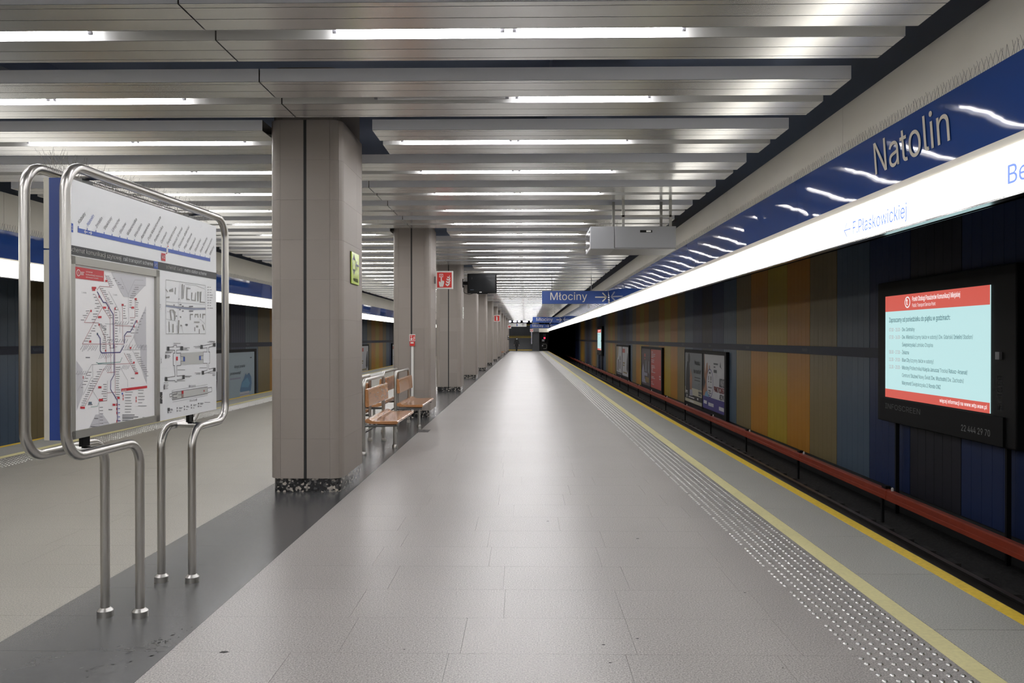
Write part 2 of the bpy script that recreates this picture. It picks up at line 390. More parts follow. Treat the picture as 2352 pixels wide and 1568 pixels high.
BL=[('route',0.003,[(-0.677,1.935),(-0.63,1.873),(-0.729,1.871),(-0.753,1.848)]),('route',0.003,[(-0.769,1.826),(-0.705,1.765),(-0.63,1.701),(-0.629,1.544)]),('route',0.003,[(-0.729,1.865),(-0.661,1.795),(-0.633,1.768),(-0.63,1.703)]),('route',0.003,[(-0.705,1.759),(-0.783,1.678),(-0.883,1.57),(-0.494,1.567)]),('route',0.003,[(-0.811,1.739),(-0.865,1.679),(-0.737,1.679)]),('route',0.003,[(-0.738,1.673),(-0.7,1.63),(-0.673,1.597),(-0.67,1.545)]),('route',0.003,[(-0.588,1.759),(-0.589,1.544)]),('route',0.003,[(-0.506,1.78),(-0.505,1.596),(-0.488,1.571)]),('route',0.003,[(-0.373,1.818),(-0.377,1.715),(-0.43,1.714)]),('route',0.003,[(-0.582,1.668),(-0.421,1.667)]),('grey',0.002,[(-0.678,1.675),(-0.46,1.676),(-0.442,1.691)]),('grey',0.002,[(-0.644,1.849),(-0.564,1.771),(-0.535,1.74),(-0.533,1.628)]),('grey',0.002,[(-0.525,1.932),(-0.448,1.844),(-0.442,1.691)]),('grey',0.002,[(-0.448,1.844),(-0.376,1.93),(-0.282,1.934)]),('grey',0.002,[(-0.388,1.9),(-0.253,1.904)]),('route',0.003,[(-0.482,1.611),(-0.415,1.611)]),('grey',0.002,[(-0.253,1.766),(-0.355,1.673),(-0.396,1.596),(-0.464,1.542)]),('grey',0.002,[(-0.515,1.535),(-0.248,1.532)]),('grey',0.002,[(-0.931,1.42),(-0.85,1.418),(-0.801,1.463),(-0.607,1.462)]),('teal',0.004,[(-0.76,1.473),(-0.743,1.468),(-0.531,1.468),(-0.513,1.492)]),('teal',0.003,[(-0.746,1.465),(-0.666,1.461),(-0.595,1.461)]),('route',0.003,[(-0.66,1.459),(-0.433,1.457),(-0.388,1.46)]),('route',0.003,[(-0.583,1.564),(-0.582,1.269)]),('route',0.003,[(-0.669,1.564),(-0.669,1.47)]),('route',0.003,[(-0.625,1.561),(-0.622,1.41)]),('route',0.003,[(-0.66,1.416),(-0.577,1.416)]),('route',0.003,[(-0.689,1.439),(-0.791,1.329),(-0.861,1.256)]),('grey',0.002,[(-0.793,1.465),(-0.793,1.329),(-0.735,1.268),(-0.661,1.269),(-0.658,1.372)]),('route',0.003,[(-0.733,1.268),(-0.661,1.267)]),('route',0.003,[(-0.661,1.308),(-0.572,1.306)]),('grey',0.002,[(-0.801,1.399),(-0.877,1.313)]),('grey',0.002,[(-0.839,1.423),(-0.908,1.355),(-0.926,1.336)]),('grey',0.002,[(-0.735,1.268),(-0.736,1.134)]),('grey',0.002,[(-0.81,1.153),(-0.653,1.152)]),('route',0.003,[(-0.491,1.516),(-0.433,1.46),(-0.378,1.409)]),('grey',0.002,[(-0.401,1.528),(-0.341,1.46),(-0.259,1.387)]),('grey',0.002,[(-0.538,1.446),(-0.456,1.365),(-0.453,1.327)]),('teal',0.003,[(-0.81,1.246),(-0.75,1.245),(-0.741,1.262)]),('blue',0.008,[(-0.75,1.841),(-0.694,1.788),(-0.669,1.788),(-0.599,1.727),(-0.597,1.546)]),('blue',0.007,[(-0.593,1.564),(-0.592,1.402),(-0.624,1.371),(-0.627,1.325),(-0.561,1.262),(-0.559,1.149),(-0.531,1.146)]),('blue',0.008,[(-0.746,1.618),(-0.723,1.597),(-0.722,1.548)]),('blue',0.008,[(-0.723,1.565),(-0.723,1.534),(-0.712,1.522),(-0.531,1.521),(-0.493,1.558)]),('blue',0.008,[(-0.488,1.571),(-0.488,1.613),(-0.461,1.634),(-0.424,1.635),(-0.361,1.699)]),('grey',0.003,[(-0.876,1.563),(-0.899,1.542)]),('grey',0.003,[(-0.86,1.563),(-0.884,1.532)]),('grey',0.003,[(-0.844,1.563),(-0.868,1.538)]),('grey',0.003,[(-0.828,1.563),(-0.852,1.543)]),('grey',0.003,[(-0.812,1.562),(-0.836,1.534)]),('grey',0.003,[(-0.795,1.562),(-0.82,1.541)]),('grey',0.003,[(-0.779,1.562),(-0.804,1.535)]),('grey',0.003,[(-0.762,1.562),(-0.787,1.538)]),('grey',0.003,[(-0.746,1.562),(-0.771,1.534)]),('grey',0.003,[(-0.718,1.517),(-0.737,1.491)]),('grey',0.003,[(-0.7,1.516),(-0.72,1.492)]),('grey',0.003,[(-0.681,1.516),(-0.701,1.496)]),('grey',0.003,[(-0.663,1.516),(-0.683,1.491)]),('grey',0.003,[(-0.644,1.515),(-0.665,1.492)]),('grey',0.003,[(-0.626,1.515),(-0.647,1.495)]),('grey',0.003,[(-0.607,1.515),(-0.628,1.497)]),('grey',0.003,[(-0.497,1.45),(-0.516,1.43)]),('grey',0.003,[(-0.481,1.449),(-0.5,1.43)]),('grey',0.003,[(-0.465,1.449),(-0.485,1.426)]),('grey',0.003,[(-0.449,1.448),(-0.469,1.425)]),('grey',0.003,[(-0.433,1.448),(-0.453,1.428)]),('grey',0.003,[(-0.92,1.435),(-0.936,1.42)]),('grey',0.003,[(-0.903,1.435),(-0.919,1.414)]),('grey',0.003,[(-0.886,1.434),(-0.902,1.422)]),('grey',0.003,[(-0.869,1.433),(-0.885,1.42)]),('grey',0.003,[(-0.851,1.432),(-0.867,1.415)]),('grey',0.003,[(-0.834,1.432),(-0.85,1.414)]),('grey',0.003,[(-0.459,1.563),(-0.484,1.542)]),('grey',0.003,[(-0.43,1.562),(-0.456,1.535)]),('grey',0.003,[(-0.401,1.562),(-0.428,1.531)]),('grey',0.003,[(-0.372,1.562),(-0.399,1.538)]),('grey',0.003,[(-0.343,1.562),(-0.369,1.536)]),('grey',0.003,[(-0.313,1.561),(-0.34,1.539)]),('grey',0.003,[(-0.282,1.561),(-0.31,1.538)]),('grey',0.003,[(-0.251,1.561),(-0.279,1.528)]),('grey',0.003,[(-0.57,1.69),(-0.585,1.678)]),('grey',0.003,[(-0.545,1.69),(-0.559,1.675)]),('grey',0.003,[(-0.519,1.691),(-0.534,1.676)]),('grey',0.003,[(-0.492,1.692),(-0.507,1.678)]),('grey',0.003,[(-0.466,1.692),(-0.481,1.681)]),('grey',0.003,[(-0.439,1.693),(-0.454,1.677)]),('grey',0.003,[(-0.65,1.593),(-0.667,1.576)]),('grey',0.003,[(-0.626,1.593),(-0.643,1.577)]),('grey',0.003,[(-0.602,1.593),(-0.619,1.577)]),('grey',0.003,[(-0.578,1.593),(-0.595,1.571)]),('grey',0.003,[(-0.553,1.593),(-0.571,1.575)]),('grey',0.003,[(-0.528,1.593),(-0.546,1.577)]),('grey',0.003,[(-0.503,1.593),(-0.521,1.575)]),('grey',0.003,[(-0.477,1.593),(-0.496,1.579)]),('grey',0.003,[(-0.452,1.593),(-0.47,1.574)]),('grey',0.003,[(-0.666,1.454),(-0.695,1.428)]),('grey',0.003,[(-0.651,1.453),(-0.68,1.43)]),('grey',0.003,[(-0.635,1.453),(-0.664,1.422)]),('grey',0.003,[(-0.619,1.452),(-0.649,1.421)]),('ink',0.002,[(-0.014,1.957),(0.544,1.958),(0.543,1.629),(-0.013,1.626),(-0.014,1.957)]),('slate',0.012,[(-0.009,1.797),(0.131,1.794),(0.34,1.791),(0.541,1.799)]),('grey',0.004,[(-0.009,1.802),(0.131,1.799),(0.34,1.798),(0.541,1.805)]),('grey',0.002,[(0.165,1.955),(0.13,1.627)]),('grey',0.002,[(0.179,1.946),(0.172,1.822)]),('grey',0.002,[(-0.009,1.823),(0.536,1.828)]),('grey',0.002,[(-0.01,1.716),(0.117,1.707)]),('grey',0.002,[(0.311,1.782),(0.325,1.717)]),('grey',0.002,[(0.198,1.676),(0.212,1.632)]),('grey',0.002,[(0.241,1.947),(0.385,1.947)]),('grey',0.002,[(0.385,1.95),(0.536,1.933)]),('grey',0.002,[(0.459,1.727),(0.535,1.695)]),('grey',0.002,[(0.001,1.762),(0.118,1.763)]),('ink',0.004,[(0.088,1.556),(0.123,1.556),(0.123,1.543),(0.177,1.545),(0.177,1.525),(0.123,1.523),(0.123,1.505),(0.181,1.505),(0.181,1.482),(0.236,1.479),(0.236,1.45),(0.181,1.452),(0.181,1.426),(0.127,1.426),(0.127,1.36),(0.204,1.36),(0.208,1.337),(0.129,1.336),(0.129,1.324),(0.103,1.325),(0.103,1.334),(0.005,1.338),(0.001,1.357),(0.103,1.36),(0.1,1.427),(0.081,1.428),(0.081,1.505),(0.101,1.506),(0.101,1.523),(0.028,1.526),(0.028,1.543),(0.088,1.545),(0.088,1.556)]),('ink',0.004,[(0.496,1.549),(0.666,1.561),(0.676,1.544),(0.595,1.536),(0.595,1.505),(0.609,1.504),(0.609,1.427),(0.594,1.426),(0.594,1.386),(0.67,1.39),(0.675,1.373),(0.506,1.356),(0.5,1.375),(0.569,1.38),(0.569,1.427),(0.506,1.429),(0.507,1.454),(0.45,1.454),(0.45,1.48),(0.507,1.481),(0.507,1.506),(0.566,1.505),(0.566,1.534),(0.501,1.531),(0.496,1.549)]),('ink',0.004,[(0.063,1.262),(0.573,1.265)]),('ink',0.004,[(0.067,1.215),(0.576,1.22)]),('ink',0.006,[(0.129,1.262),(0.129,1.247),(0.076,1.247),(0.076,1.225),(0.129,1.225)]),('ink',0.004,[(0.033,1.253),(0.063,1.254),(0.065,1.237),(0.034,1.236),(0.033,1.253)]),('ink',0.004,[(0.573,1.257),(0.639,1.258),(0.64,1.228),(0.576,1.226),(0.573,1.257)]),('grey',0.002,[(0.063,1.273),(0.573,1.282)]),('grey',0.002,[(0.069,1.201),(0.573,1.207)]),('grey',0.001,[(-0.104,1.804),(-0.072,1.803),(-0.068,1.774),(-0.104,1.774),(-0.104,1.804)]),('grey',0.001,[(-0.1,1.479),(-0.069,1.479),(-0.067,1.447),(-0.098,1.446),(-0.1,1.479)])]
BP=[('zone',[(-0.618,1.953),(-0.252,1.953),(-0.253,1.909),(-0.389,1.826),(-0.448,1.828),(-0.496,1.828)]),('zone',[(-0.253,1.788),(-0.251,1.539),(-0.345,1.54),(-0.39,1.603)]),('zone',[(-0.933,1.487),(-0.881,1.443),(-0.877,1.322),(-0.931,1.238)]),('zone',[(-0.769,1.202),(-0.705,1.201),(-0.623,1.129),(-0.838,1.126)]),('zone',[(-0.317,1.56),(-0.244,1.559),(-0.245,1.329),(-0.307,1.431)]),('red',[(-0.941,1.955),(-0.688,1.954),(-0.689,1.897),(-0.943,1.897)]),('red',[(-0.521,1.321),(-0.242,1.322),(-0.242,1.308),(-0.521,1.306)]),('bldg',[(-0.014,1.903),(0.014,1.886),(0.011,1.88),(-0.014,1.893)]),('bldg',[(0.033,1.896),(0.079,1.912),(0.082,1.887),(0.033,1.887)]),('bldg',[(-0.012,1.851),(0.033,1.858),(0.033,1.847),(-0.012,1.843)]),('bldg',[(0.108,1.916),(0.118,1.917),(0.115,1.873),(0.107,1.873)]),('bldg',[(0.197,1.944),(0.213,1.945),(0.206,1.849),(0.194,1.848)]),('bldg',[(0.224,1.94),(0.235,1.941),(0.224,1.853),(0.213,1.853)]),('bldg',[(0.262,1.929),(0.319,1.926),(0.319,1.92),(0.276,1.917),(0.272,1.856),(0.311,1.853),(0.311,1.846),(0.262,1.847)]),('bldg',[(0.333,1.898),(0.348,1.899),(0.34,1.852),(0.384,1.85),(0.392,1.901),(0.399,1.902),(0.396,1.844),(0.333,1.845)]),('bldg',[(0.422,1.91),(0.444,1.909),(0.436,1.844),(0.421,1.846)]),('bldg',[(0.459,1.908),(0.482,1.913),(0.474,1.845),(0.536,1.845),(0.536,1.838),(0.459,1.838)]),('bldg',[(0.036,1.776),(0.085,1.778),(0.111,1.763),(0.111,1.719),(0.097,1.706),(0.094,1.75),(0.071,1.771),(0.052,1.77),(0.065,1.712),(0.054,1.711)]),('bldg',[(0.311,1.758),(0.355,1.76),(0.355,1.751),(0.323,1.75),(0.32,1.717),(0.311,1.717)]),('bldg',[(0.381,1.76),(0.436,1.762),(0.436,1.737),(0.425,1.736),(0.426,1.753),(0.391,1.752),(0.391,1.736),(0.381,1.735)]),('bldg',[(0.459,1.763),(0.471,1.763),(0.471,1.738),(0.459,1.737)]),('bldg',[(0.497,1.764),(0.54,1.765),(0.54,1.756),(0.508,1.755),(0.508,1.732),(0.497,1.731)]),('bldg',[(0.372,1.709),(0.451,1.71),(0.451,1.702),(0.372,1.7)]),('bldg',[(0.401,1.683),(0.431,1.683),(0.431,1.67),(0.401,1.669)]),('bldg',[(0.147,1.713),(0.164,1.714),(0.157,1.63),(0.141,1.63)]),('bldg',[(0.071,1.687),(0.088,1.687),(0.088,1.634),(0.071,1.634)]),('bldg',[(0.023,1.701),(0.032,1.702),(0.038,1.637),(0.028,1.637)]),('bldg',[(0.489,1.691),(0.507,1.691),(0.532,1.654),(0.517,1.654)]),('bldg',[(0.376,1.672),(0.387,1.672),(0.386,1.645),(0.376,1.645)]),('bldg',[(0.443,1.66),(0.455,1.66),(0.455,1.63),(0.443,1.63)]),('bldg',[(0.171,1.739),(0.188,1.739),(0.188,1.728),(0.171,1.729)]),('bldg',[(0.175,1.685),(0.198,1.684),(0.198,1.675),(0.175,1.675)]),('pale',[(0.184,1.504),(0.511,1.508),(0.511,1.427),(0.184,1.429)]),('pale',[(0.069,1.262),(0.573,1.265),(0.573,1.221),(0.069,1.215)]),('pink',[(0.18,1.261),(0.211,1.261),(0.222,1.218),(0.186,1.217)])]
